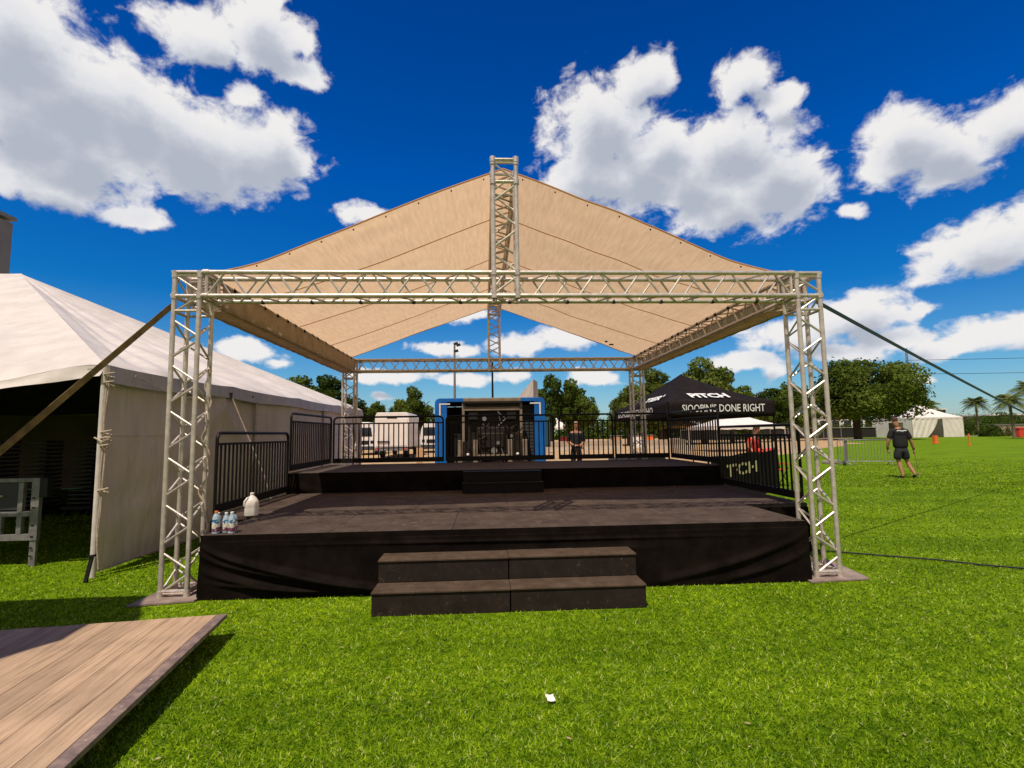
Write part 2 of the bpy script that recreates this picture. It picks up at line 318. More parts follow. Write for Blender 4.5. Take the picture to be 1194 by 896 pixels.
def wood_mat():
    m = bpy.data.materials.new('weathered_ply_boards'); m.use_nodes = True; N = m.node_tree.nodes; L = m.node_tree.links
    b = N['Principled BSDF']; b.inputs['Roughness'].default_value = .75; b.inputs['Specular IOR Level'].default_value = .15
    tc = N.new('ShaderNodeTexCoord'); mp = N.new('ShaderNodeMapping'); mp.inputs['Scale'].default_value = (26, 1.3, 1); L.new(tc.outputs['Object'], mp.inputs[0])
    oi = N.new('ShaderNodeObjectInfo'); cb = N.new('ShaderNodeVectorMath'); cb.operation = 'SCALE'; cb.inputs[0].default_value = (37, 91, 13); L.new(oi.outputs['Random'], cb.inputs['Scale'])
    ad = N.new('ShaderNodeVectorMath'); L.new(mp.outputs[0], ad.inputs[0]); L.new(cb.outputs[0], ad.inputs[1])
    n = N.new('ShaderNodeTexNoise'); n.inputs['Scale'].default_value = 1.6; n.inputs['Detail'].default_value = 9; n.inputs['Roughness'].default_value = .68; L.new(ad.outputs[0], n.inputs['Vector'])
    r = N.new('ShaderNodeValToRGB'); cr = r.color_ramp; cr.elements[0].position = .25; cr.elements[0].color = (.17,.115,.078,1); cr.elements[1].position = .75; cr.elements[1].color = (.58,.42,.29,1)
    e = cr.elements.new(.47); e.color = (.42,.295,.195,1); L.new(n.outputs['Fac'], r.inputs['Fac'])
    n3 = N.new('ShaderNodeTexNoise'); n3.inputs['Scale'].default_value = 2.2; n3.inputs['Detail'].default_value = 6; L.new(tc.outputs['Object'], n3.inputs['Vector'])
    r3 = N.new('ShaderNodeValToRGB'); r3.color_ramp.elements[0].position = .3; r3.color_ramp.elements[1].position = .7; r3.color_ramp.elements[0].color = (.72,.70,.68,1); r3.color_ramp.elements[1].color = (1.08,1.05,1.0,1); L.new(n3.outputs['Fac'], r3.inputs['Fac'])
    mr = N.new('ShaderNodeMapRange'); mr.inputs['To Min'].default_value = .86; mr.inputs['To Max'].default_value = 1.1; L.new(oi.outputs['Random'], mr.inputs['Value'])
    hs = N.new('ShaderNodeHueSaturation'); L.new(mr.outputs[0], hs.inputs['Value'])
    mu = N.new('ShaderNodeMix'); mu.data_type = 'RGBA'; mu.blend_type = 'MULTIPLY'; mu.inputs[0].default_value = 1; L.new(r.outputs[0], mu.inputs[6]); L.new(r3.outputs[0], mu.inputs[7])
    L.new(mu.outputs[2], hs.inputs['Color']); L.new(hs.outputs[0], b.inputs['Base Color'])
    bp = N.new('ShaderNodeBump'); bp.inputs['Strength'].default_value = .35; bp.inputs['Distance'].default_value = .004; L.new(n.outputs['Fac'], bp.inputs['Height']); L.new(bp.outputs[0], b.inputs['Normal'])
    return m
M['wood'] = wood_mat()
M['trim'] = mat('scuffed_grey_edging', (.17,.12,.11), .6, .2, (.34,.24,.19), 14, 8, .3, 30, lo=.4, hi=.7)

# ------------------------------------------------------------------ camera
CAM = Vector((3.2067, -5.4791, 1.5702)); yaw, pit, rol, F = -.0538, .0954, -.0151, 607.27
fw = Vector((-math.sin(yaw)*math.cos(pit), math.cos(yaw)*math.cos(pit), math.sin(pit)))
ri = Vector((math.cos(yaw), math.sin(yaw), 0)); up = ri.cross(fw)
ri2 = ri*math.cos(rol) + up*math.sin(rol); up2 = -ri*math.sin(rol) + up*math.cos(rol)
cam = bpy.data.cameras.new('camera'); co = bpy.data.objects.new('camera', cam); COL.objects.link(co)
mw = Matrix((ri2, up2, -fw)).transposed().to_4x4(); mw.translation = CAM; co.matrix_world = mw
cam.sensor_width = 36; cam.lens = F*36/1194; cam.clip_end = 3000; cam.clip_start = .05; sc.camera = co

# ------------------------------------------------------------------ light and sky
SUN = Vector((-.21, -.455, 1)).normalized()
sl = bpy.data.lights.new('sun', 'SUN'); sl.energy = 4.9; sl.angle = math.radians(.5); sl.color = (1, .89, .74)
so = bpy.data.objects.new('sun', sl); COL.objects.link(so); so.rotation_euler = SUN.to_track_quat('Z', 'Y').to_euler(); so.location = (0, 0, 20)
sc.view_settings.view_transform = 'Standard'; sc.view_settings.look = 'None'; sc.view_settings.exposure = 0

CLOUDS = [(-0.74,0.52,0.07,0.075),(-0.671,0.479,0.095,0.064),(-0.603,0.484,0.094,0.06),(-0.526,0.464,0.103,0.056),(-0.435,0.466,0.092,0.052),(-0.387,0.481,0.055,0.045),(-0.688,0.361,0.085,0.027),(-0.59,0.346,0.048,0.016),(-.66,.415,.09,.05),(-.72,.44,.07,.06),(-.50,.435,.09,.045),(.40,.43,.07,.05),(.36,.50,.06,.04),(.75,.40,.05,.035),(-0.508,0.611,0.077,0.031),(-0.407,0.64,0.067,0.044),(-0.344,0.599,0.049,0.023),(-0.438,0.544,0.03,0.014),(0.321,0.606,0.058,0.035),(0.238,0.542,0.098,0.07),(0.219,0.468,0.09,0.05),(0.309,0.467,0.109,0.057),(0.505,0.572,0.047,0.03),(0.553,0.529,0.047,0.018),(0.472,0.481,0.096,0.05),(0.538,0.409,0.075,0.067),(0.466,0.388,0.083,0.038),(0.717,0.414,0.051,0.048),(0.776,0.38,0.045,0.04),(0.836,0.413,0.038,0.033),(0.8,0.252,0.06,0.037),(0.745,0.237,0.035,0.02),(0.842,0.274,0.033,0.031),(0.651,0.343,0.022,0.011),(-0.216,0.401,0.055,0.016),(-0.425,0.15,0.06,0.017),(-0.37,0.135,0.025,0.01),(0.643,0.185,0.064,0.035),(0.562,0.163,0.085,0.026),(0.691,0.138,0.052,0.016),(0.477,0.117,0.046,0.018),(0.165,0.186,0.065,0.021),(0.063,0.171,0.043,0.021),(-0.039,0.227,0.047,0.013),(0.813,0.135,0.042,0.021),(0.756,0.121,0.039,0.014),(0.726,0.178,0.013,0.009),(-0.073,0.162,0.069,0.013),(-0.185,0.109,0.08,0.011),(0.051,0.109,0.033,0.012),(-0.04,0.101,0.049,0.01),(0.207,0.105,0.048,0.016),(0.526,0.096,0.026,0.015),(0.627,0.125,0.056,0.014),(0.728,0.076,0.014,0.008),(0.516,0.046,0.076,0.007),(-0.185,0.074,0.022,0.008),(-0.812,0.42,0.072,0.075),(0.917,0.178,0.047,0.042),(-0.842,0.142,0.056,0.021),(0.958,0.323,0.038,0.029)]

def cloud_group():
    g = bpy.data.node_groups.new('cloud_field', 'ShaderNodeTree')
    g.interface.new_socket('Coord', in_out='INPUT', socket_type='NodeSocketVector')
    g.interface.new_socket('Density', in_out='OUTPUT', socket_type='NodeSocketFloat')
    g.interface.new_socket('Soft', in_out='OUTPUT', socket_type='NodeSocketFloat')
    N = g.nodes; L = g.links; gi = N.new('NodeGroupInput'); go = N.new('NodeGroupOutput')
    # wobble the coordinates so the outlines are ragged
    n1 = N.new('ShaderNodeTexNoise'); n1.inputs['Scale'].default_value = 9; n1.inputs['Detail'].default_value = 4; n1.inputs['Roughness'].default_value = .55; L.new(gi.outputs[0], n1.inputs['Vector'])
    s1 = N.new('ShaderNodeVectorMath'); s1.operation = 'SUBTRACT'; s1.inputs[1].default_value = (.5, .5, .5); L.new(n1.outputs['Color'], s1.inputs[0])
    s2 = N.new('ShaderNodeVectorMath'); s2.operation = 'MULTIPLY_ADD'; s2.inputs[1].default_value = (.075, .045, 0); L.new(s1.outputs[0], s2.inputs[0]); L.new(gi.outputs[0], s2.inputs[2])
    cur = None
    for a, e, ra, re in CLOUDS:
        d = N.new('ShaderNodeVectorMath'); d.operation = 'MULTIPLY_ADD'
        small = ra < .036; q_ = 1.7 if small else 1.24; ia, ie = 1/(ra*q_), 1/(re*q_)
        d.inputs[1].default_value = (ia, ie, 0); d.inputs[2].default_value = (-a*ia, -e*ie, 0); L.new(s2.outputs[0], d.inputs[0])
        l = N.new('ShaderNodeVectorMath'); l.operation = 'LENGTH'; L.new(d.outputs[0], l.inputs[0])
        if small:
            ad = N.new('ShaderNodeMath'); ad.inputs[1].default_value = .30; L.new(l.outputs['Value'], ad.inputs[0]); lo_ = ad.outputs[0]
        else: lo_ = l.outputs['Value']
        if cur is None: cur = lo_
        else:
            mn = N.new('ShaderNodeMath'); mn.operation = 'SMOOTH_MIN'; mn.inputs[2].default_value = .35
            L.new(cur, mn.inputs[0]); L.new(lo_, mn.inputs[1]); cur = mn.outputs[0]
    n2 = N.new('ShaderNodeTexNoise'); n2.inputs['Scale'].default_value = 20; n2.inputs['Detail'].default_value = 10; n2.inputs['Roughness'].default_value = .60; n2.inputs['Distortion'].default_value = .25
    mp = N.new('ShaderNodeMapping'); mp.inputs['Scale'].default_value = (1, 1.35, 1); L.new(gi.outputs[0], mp.inputs[0]); L.new(mp.outputs[0], n2.inputs['Vector'])
    m1 = N.new('ShaderNodeMath'); m1.operation = 'SUBTRACT'; m1.inputs[0].default_value = 1.0; L.new(cur, m1.inputs[1])
    m2 = N.new('ShaderNodeMath'); m2.operation = 'MULTIPLY_ADD'; m2.inputs[1].default_value = 1.7; m2.inputs[2].default_value = -.80; L.new(n2.outputs['Fac'], m2.inputs[0])
    m3 = N.new('ShaderNodeMath'); L.new(m1.outputs[0], m3.inputs[0]); L.new(m2.outputs[0], m3.inputs[1])
    L.new(m3.outputs[0], go.inputs[0])
    m4 = N.new('ShaderNodeMath'); m4.operation = 'MULTIPLY_ADD'; m4.inputs[1].default_value = .35; L.new(m2.outputs[0], m4.inputs[0]); L.new(m1.outputs[0], m4.inputs[2]); L.new(m4.outputs[0], go.inputs[1])
    return g
def make_world():
    w = bpy.data.worlds.new('World'); sc.world = w; w.use_nodes = True; N = w.node_tree.nodes; L = w.node_tree.links
    bg = N['Background']; bg.inputs['Strength'].default_value = .10
    sky = N.new('ShaderNodeTexSky'); sky.sky_type = 'NISHITA'; sky.sun_disc = False
    sky.sun_elevation = math.asin(SUN.z); sky.sun_rotation = math.atan2(SUN.x, SUN.y); sky.altitude = 0; sky.air_density = 1.0; sky.dust_density = .6; sky.ozone_density = 3.0
    tc = N.new('ShaderNodeTexCoord'); sp = N.new('ShaderNodeSeparateXYZ'); L.new(tc.outputs['Generated'], sp.inputs[0])
    def M_(op, a, b=None, c=None):
        n = N.new('ShaderNodeMath'); n.operation = op
        for i, x in enumerate((a, b, c)):
            if x is None: continue
            if isinstance(x, (int, float)): n.inputs[i].default_value = x
            else: L.new(x, n.inputs[i])
        return n.outputs[0]
    az = M_('ARCTAN2', sp.outputs[0], sp.outputs[1]); el = M_('ARCSINE', sp.outputs[2])
    cv = N.new('ShaderNodeCombineXYZ'); L.new(az, cv.inputs[0]); L.new(el, cv.inputs[1])
    grp = cloud_group()
    def field(off):
        v = cv.outputs[0]
        if off:
            a = N.new('ShaderNodeVectorMath'); a.inputs[1].default_value = off; L.new(v, a.inputs[0]); v = a.outputs[0]
        g = N.new('ShaderNodeGroup'); g.node_tree = grp; L.new(v, g.inputs[0]); return g.outputs[0 if not off else 1]
    d0 = field(None); d1 = field((-.012, .034, 0))
    mask = N.new('ShaderNodeMapRange'); mask.interpolation_type = 'SMOOTHSTEP'; L.new(d0, mask.inputs['Value']); mask.inputs['From Min'].default_value = -.06; mask.inputs['From Max'].default_value = .42
    # thick cloud between this spot and the light = grey base
    sh = N.new('ShaderNodeMapRange'); sh.interpolation_type = 'SMOOTHSTEP'; L.new(M_('MULTIPLY_ADD', d0, .16, d1), sh.inputs['Value']); sh.inputs['From Min'].default_value = .02; sh.inputs['From Max'].default_value = .95
    cc = N.new('ShaderNodeValToRGB'); cr = cc.color_ramp; cr.elements[0].position = 0; cr.elements[0].color = (.93,.91,.90,1); cr.elements[1].position = 1; cr.elements[1].color = (.47,.51,.60,1)
    e = cr.elements.new(.45); e.color = (.80,.81,.85,1); L.new(sh.outputs[0], cc.inputs['Fac'])
    cs = N.new('ShaderNodeVectorMath'); cs.operation = 'SCALE'; cs.inputs['Scale'].default_value = 9.4; L.new(cc.outputs[0], cs.inputs[0])
    # deepen the blue overhead, keep it lighter near the horizon
    tr = N.new('ShaderNodeValToRGB'); c2 = tr.color_ramp; c2.elements[0].position = 0.0; c2.elements[0].color = (.82,.98,1.06,1); c2.elements[1].position = .66; c2.elements[1].color = (.0,.35,1.0,1)
    for p_, c_ in ((.10,(.40,.82,1.08,1)),(.24,(.03,.56,1.08,1)),(.45,(.0,.47,1.22,1))):
        q = c2.elements.new(p_); q.color = c_
    L.new(sp.outputs[2], tr.inputs['Fac'])
    mu = N.new('ShaderNodeMix'); mu.data_type = 'RGBA'; mu.blend_type = 'MULTIPLY'; mu.inputs[0].default_value = 1; L.new(sky.outputs[0], mu.inputs[6]); L.new(tr.outputs[0], mu.inputs[7])
    mx = N.new('ShaderNodeMix'); mx.data_type = 'RGBA'; L.new(mask.outputs[0], mx.inputs[0]); L.new(mu.outputs[2], mx.inputs[6]); L.new(cs.outputs[0], mx.inputs[7])
    # added fill light: a broad warm cloud bank in the unseen sky behind the viewpoint
    bk = N.new('ShaderNodeMapRange'); bk.interpolation_type = 'SMOOTHSTEP'; L.new(sp.outputs[1], bk.inputs['Value']); bk.inputs['From Min'].default_value = .50; bk.inputs['From Max'].default_value = .12
    nb = N.new('ShaderNodeTexNoise'); nb.inputs['Scale'].default_value = 3.0; nb.inputs['Detail'].default_value = 7; L.new(tc.outputs['Generated'], nb.inputs['Vector'])
    nr = N.new('ShaderNodeMapRange'); L.new(nb.outputs['Fac'], nr.inputs['Value']); nr.inputs['From Min'].default_value = .36; nr.inputs['From Max'].default_value = .48
    bz = N.new('ShaderNodeMapRange'); bz.interpolation_type = 'SMOOTHSTEP'; L.new(sp.outputs[2], bz.inputs['Value']); bz.inputs['From Min'].default_value = .72; bz.inputs['From Max'].default_value = .30
    bm = M_('MULTIPLY', M_('MULTIPLY', bk.outputs[0], nr.outputs[0]), bz.outputs[0])
    m5 = N.new('ShaderNodeMix'); m5.data_type = 'RGBA'; L.new(bm, m5.inputs[0]); L.new(mx.outputs[2], m5.inputs[6]); m5.inputs[7].default_value = (6.4, 5.2, 4.2, 1)
    L.new(m5.outputs[2], bg.inputs['Color'])
    w.cycles.sampling_method = 'MANUAL'; w.cycles.sample_map_resolution = 512
make_world()

# ------------------------------------------------------------------ the ground
def ground():
    MB().add([(-1500,-200,0),(1500,-200,0),(1500,2500,0),(-1500,2500,0)], [(0,1,2,3)]).build('ground', M['turf']); setp(bpy.data.objects['ground'], kind='structure')
    poly = [(-40,14),(-3.5,13.2),(-.6,6.9),(7.6,6.9),(11.2,12.5),(19,23),(40,45),(62,78),(90,105),(60,170),(-120,170),(-90,60)]
    pts = []
    for i, p in enumerate(poly):
        q = poly[(i+1) % len(poly)]
        for k in range(8):
            t = k/8; x = p[0]+(q[0]-p[0])*t; y = p[1]+(q[1]-p[1])*t; s = .02*max(4, math.hypot(x-3, y+5)); pts.append((x+random.uniform(-s, s), y+random.uniform(-s, s)))
    MB().add([(x, y, .004) for x, y in pts], [tuple(range(len(pts)))]).build('dirt_ground', M['dirt']); setp(bpy.data.objects['dirt_ground'], kind='structure')
ground()

def grass():
    n = 520000
    # sample in distance with density falling off
    x0, y0 = CAM.x, CAM.y
    r = np.exp(rng.uniform(np.log(1.6), np.log(48.0), n)); a = rng.uniform(-.95, 1.0, n); a = np.where(r > 17, rng.uniform(.5, 1.0, n), a)
    x = x0 + r*np.sin(a); y = y0 + r*np.cos(a)
    keep = ~((x > .38) & (x < 6.6) & (y > -.10) & (y < 6.2)) & ~((x > 2.2) & (x < 4.65) & (y > -.73) & (y < 0)) & ~((x > -.18) & (x < 7.45) & (y > 1.2) & (y < 6.2)) & ((y < 6.6) | (x > 9.5+.95*(y-7))) & (rng.uniform(0, 1, n) < np.clip((36-r)/26, 0, 1))
    keep &= ~((x < .42) & (x > -.16) & (y > -.24) & (y < .52)) & ~((x > 6.5) & (x < 7.3) & (y > -.15) & (y < .7))
    x, y, r = x[keep], y[keep], r[keep]; n = len(x)
    h = rng.uniform(.009, .022, n)*(1+.015*r); w = .0022 + .00060*r; th = rng.uniform(0, 2*PI, n); ln = rng.normal(0, .014, (n, 2))
    dx, dy = np.cos(th)*w, np.sin(th)*w
    V = np.empty((n, 3, 3)); V[:, 0] = np.stack([x-dx, y-dy, np.zeros(n)], 1); V[:, 1] = np.stack([x+dx, y+dy, np.zeros(n)], 1)
    V[:, 2] = np.stack([x+ln[:, 0], y+ln[:, 1], h], 1)
    o = mesh_arrays('turf_grass', V.reshape(-1, 3), np.arange(n*3).reshape(-1, 3), M['blades'])
    setp(o, 'short bright green artificial turf blades covering the field', 'grass', kind='stuff')
grass()

# ------------------------------------------------------------------ truss roof frame
S = .254; W = 6.94; D = 6.49; H = 3.305; R_CH = .0245; R_LA = .0115
def truss(root, name, p0, p1, side, up_, pitch=.5, chords=True, endrungs=True, r=R_CH):
    """box truss: p0->p1 is one corner chord; side and up_ are vectors to the other chords"""
    p0 = Vector(p0); p1 = Vector(p1); side = Vector(side); up_ = Vector(up_); d = p1-p0; n = max(1, round(d.length/pitch*1.0)); off = [Vector((0,0,0)), side, side+up_, up_]
    m = MB()
    for k in range(4):
        a = off[k]; b = off[(k+1) % 4]
        for i in range(n):
            t0, tm, t1 = i/n, (i+.5)/n, (i+1)/n
            sh = .04/d.length
            A = p0+d*(t0+sh)+a; B = p0+d*(tm-sh*.6)+b; Bb = p0+d*(tm+sh*.6)+b; A2 = p0+d*(t1-sh)+a
            if k % 2: A = p0+d*(t0+sh)+b; B = p0+d*(tm-sh*.6)+a; Bb = p0+d*(tm+sh*.6)+a; A2 = p0+d*(t1-sh)+b
            m.tube([A, B], R_LA, 6, False); m.tube([Bb, A2], R_LA, 6, False)
        if endrungs:
            for t in (.035/d.length, 1-.035/d.length): m.tube([p0+d*t+a, p0+d*t+b], R_LA*1.35, 6, False)
    part = m.build(name, M['alu'], root, True)
    for k in range(4):
        c = MB().tube([p0+off[k], p1+off[k]], r, 10)
        for t in (0.0, 1.0):
            q = p0+d*t+off[k]; u = d.normalized(); c.tube([q-u*.03+u*(.03 if t == 0 else -.03), q+u*.03+u*(.03 if t == 0 else -.03)], r*1.28, 10)
        c.build('chord', M['alu'], part, True)
    return part
def roof_frame():
    root = empty('truss_roof_frame', (W/2, D/2, 0), 'silver aluminium box truss frame with four corner towers and a centre ridge over the black stage', 'stage roof frame')
    o = Vector((W/2, D/2, 0))
    def T(name, p0, p1, s, u, **k): return truss(root, name, Vector(p0)-o, Vector(p1)-o, s, u, **k)
    for x, y in ((0,0),(W-S,0),(0,D),(W-S,D)):
        t = T('corner_tower', (x,y,.02), (x,y,H), (S,0,0), (0,S,0), pitch=.47)
        # foot frame at the bottom
        f = MB()
        for a, b in (((0,0),(S,0)),((S,0),(S,S)),((S,S),(0,S)),((0,S),(0,0))): f.tube([(x+a[0]-o.x, y+a[1]-o.y, .075), (x+b[0]-o.x, y+b[1]-o.y, .075)], .019, 8)
        f.build('foot_frame', M['alu'], t, True)
        f = MB()                         # horizontal tubes that carry the beams across the tower top
        for zz in (H-.003, H-S-.003, H-S-.16):
            rr = .0215 if zz > H-S-.1 else .015; ex = .028 if rr > .02 else 0
            for yy in (-.004, S+.004): f.tube([(x-o.x-ex, y-o.y+yy, zz), (x-o.x+S+ex, y-o.y+yy, zz)], rr, 10)
            for xx in (-.004, S+.004): f.tube([(x-o.x+xx, y-o.y-ex, zz-.004), (x-o.x+xx, y-o.y+S+ex, zz-.004)], rr, 10)
        for xx in (0, S):
            for yy in (0, S):
                for zz in (H-.02, H-S): f.tube([(x-o.x+xx, y-o.y+yy, zz-.03), (x-o.x+xx, y-o.y+yy, zz+.03)], .032, 10)
        f.build('corner_frame', M['alu'], t, True)
    B = H-S
    T('front_beam', (S+.03,0,B), (W-S-.03,0,B), (0,S,0), (0,0,S), pitch=.5)
    T('rear_beam', (S+.03,D,B), (W-S-.03,D,B), (0,S,0), (0,0,S), pitch=.5)
    T('side_beam', (0,S+.03,B), (0,D-.03,B), (S,0,0), (0,0,S))
    T('side_beam', (W-S,S+.03,B), (W-S,D-.03,B), (S,0,0), (0,0,S))
    RX = 3.325; RZ = 4.58
    # masts stand inside the beams
    e = .002
    T('mast', (RX,-e,B-.02), (RX,-e,RZ), (S,0,0), (0,S+2*e,0), pitch=.5)
    T('mast', (RX,D-e,B-.02), (RX,D-e,RZ), (S,0,0), (0,S+2*e,0), pitch=.36)
    T('ridge_beam', (RX,S+.03,RZ-S), (RX,D-.03,RZ-S), (S,0,0), (0,0,S))
    # bright cubes at the joints
    for x, y, z in ((RX,0,RZ-S),(RX,0,B)):
        c = MB()
        for dx in (0, S):
            for zz in (z, z+S): c.tube([(x+dx-o.x, -o.y-.004, zz-.03), (x+dx-o.x, -o.y-.004, zz+.03)], .033, 10)
        for zz in (z, z+S): c.tube([(x-o.x, -o.y-.004, zz), (x+S-o.x, -o.y-.004, zz)], .02, 8)
        c.build('joint_block', M['alu'], root, True)
    return root
roof_frame()
# steel plates under the front towers
for nm, pl, lab in (('l', [(-.16,-.24),(.40,-.14),(.40,.50),(-.13,.50)], 'grey brown base plate under the left front truss tower'),
                    ('r', [(6.52,-.16),(7.19,-.10),(7.30,.69),(6.62,.60)], 'grey brown base plate under the right front truss tower')):
    c = Vector((sum(p[0] for p in pl)/4, sum(p[1] for p in pl)/4, 0))
    o = MB().prism([(p[0]-c.x, p[1]-c.y) for p in pl], .006, .022).build('base_plate', M['plate'], None, loc=c); setp(o, lab, 'base plate', 'plates under the truss towers')

rp_ = [(S+.01+.03*math.sin(z*11)+.02*math.sin(z*23), S-.02+.02*math.cos(z*9), z) for z in np.linspace(2.35, .55, 46)]
o_ = MB().tube([Vector(p) for p in rp_], .010, 6).build('hanging_rope', M['rope'], None, True); setp(o_, 'crinkled pale rope hanging down the inner side of the left front truss tower', 'rope')
rp_ = [(S+.02+.03*math.sin(z*9), D-.03+.02*math.cos(z*9), z) for z in np.linspace(2.7, 1.2, 36)]
o_ = MB().tube([Vector(p) for p in rp_], .014, 6).build('hanging_rope', M['rope'], None, True); setp(o_, 'pale rope hanging inside the left rear truss tower', 'rope')

# ------------------------------------------------------------------ canopy
def canopy():
    root = empty('roof_canopy', (W/2, D/2, 0), 'tan fabric gable canopy laced over the truss frame above the stage', 'canopy')
    o = Vector((W/2, D/2, 0)); RXc = 3.325+S/2; y0, y1 = .27, D+S+.02
    def slope(sgn):
        ex = -.055 if sgn < 0 else W+.055; rx = RXc
        def fn(u, v):
            x = rx+(ex-rx)*u; y = y0+(y1-y0)*v
            z = 4.62+(H+.04-4.62)*u
            z -= .05*math.sin(PI*u)*(.5+.5*math.sin(PI*v))
            z += (.035*noise.noise(Vector((x*1.1+u*3, y*.9, sgn*5)))+.012*math.sin(y*11+4*noise.noise(Vector((x*.6, y*.7, 2))))*noise.noise(Vector((x*.8, y*.5, 9)))*2)*math.sin(PI*u)
            y += .22*math.sin(PI*u**3)*(1-v)**6
            if v > .999: y -= .12*math.sin(PI*u)
            return Vector((x, y, z))-o
        m = MB().grid(fn, 60, 110); p = m.build('roof_panel', M['canvas'], root, True)
        # stitched seams running down the slope and hems
        for vy in (.20, .46, .74):
            MB().tube([fn(u, vy+.0)-Vector((0,0,.006)) for u in [i/24 for i in range(25)]], .0065, 5).build('seam', M['seam'], p)
        for vy in (0, 1):
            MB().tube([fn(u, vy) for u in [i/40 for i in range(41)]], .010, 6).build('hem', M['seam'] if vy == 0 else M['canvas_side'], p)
        for i in range(9): MB().obox(fn((i+.6)/9.3, .012)+Vector((0,0,-.004)), (.007,0,0), (0,.007,0), (0,0,.010)).build('grommet', M['tie'], p)
        # wrap over the side beam: outer face, underside, inner face
        ox = ex; ix = S+.03 if sgn < 0 else W-S-.03
        prof = [(ox, H+.04), (ox, H-S-.035), (ix, H-S-.04), (ix, H+.005)]; seg = 3 if sgn < 0 else 2
        def wrap(u, v):
            k = u*seg; i = min(seg-1, int(k)); t = k-i; a = prof[i]; b = prof[i+1]
            x = a[0]+(b[0]-a[0])*t; z = a[1]+(b[1]-a[1])*t; y = .42+(D-.03-.42)*v
            w_ = .012*noise.noise(Vector((y*2.3, z*3, u*4+sgn)))
            # pleats pulled towards the ties
            w_ += .010*math.sin(y*19+z*14+3*math.sin(y*2.1))*(.4+.6*abs(t-.5))
            if i == 2: x += -sgn*w_
            elif i == 0: x += sgn*w_
            else: z += w_*.5
            return Vector((x, y, z))-o
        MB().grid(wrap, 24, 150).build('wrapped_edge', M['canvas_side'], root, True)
        for i in range(15):
            yy = .75+i*(D-.9)/14.5+random.uniform(-.09, .09); x = ix+sgn*.0; t = MB()
            t.lathe(Vector((x, yy, H-.012))-o, [(.010,-.02),(.019,-.012),(.022,0),(.019,.012),(.008,.022)], 8)
            t.tube([Vector((x, yy, H))-o, Vector((x-sgn*-.02, yy+.03, H+.03))-o], .005, 5)
            t.build('tie', M['tie'], root, True)
    slope(-1); slope(1)
    for i in range(11):
        x = .75+i*.56+random.uniform(-.05,.05); MB().lathe(Vector((x, S, H-S-.005))-o, [(.012,-.022),(.027,-.016),(.030,0),(.026,.016),(.010,.026)], 9).build('tie', M['tie'], root, True)
    # two clips on the right slope
    c = MB().obox(Vector((6.02, 5.75, 3.50))-o, (.045,.02,.0), (-.008,.02,0), (0,0,.012)); c.obox(Vector((5.88, 5.63, 3.545))-o, (.02,.01,0), (-.008,.02,0), (0,0,.014)); c.build('clip', M['tie'], root)
canopy()

# ------------------------------------------------------------------ stage decks and skirts
def skirt(p0, p1, z0, z1, folds, seed, name, root, n=110, nv=26, amp=.035):
    p0 = Vector(p0); p1 = Vector(p1); d = p1-p0; L_ = d.length; nrm = Vector((d.y, -d.x, 0)).normalized()
    def fn(u, v):
        s = u*L_; zz = 1-v
        off = .006+.015*zz
        for (u0, w0, u1, w1, wd, am) in folds:     # fold lines from (u0,v0) to (u1,v1)
            t = (u-u0)/(u1-u0)
            if -.05 < t < 1.05:
                vc = w0+(w1-w0)*(t**.6 if t > 0 else 0); dd = (v-vc)/wd
                off += 1.15*am*math.exp(-dd*dd)*math.sin(PI*min(1, max(0, t))*.9+.15)
        off += amp*.45*noise.noise(Vector((s*1.1, v*2.2, seed)))+.005*noise.noise(Vector((s*6, v*2, seed+4)))*(.3+zz)
        if v > .985: off = .004
        z = z0+(z1-z0)*v + (.012*noise.noise(Vector((s*3, 0, seed))) if v < .01 else 0)
        q = p0+d*u+nrm*max(.002, off); return Vector((q.x, q.y, max(.004, z)))
    return MB().grid(fn, n, nv).build(name, M['skirt'], root, True)
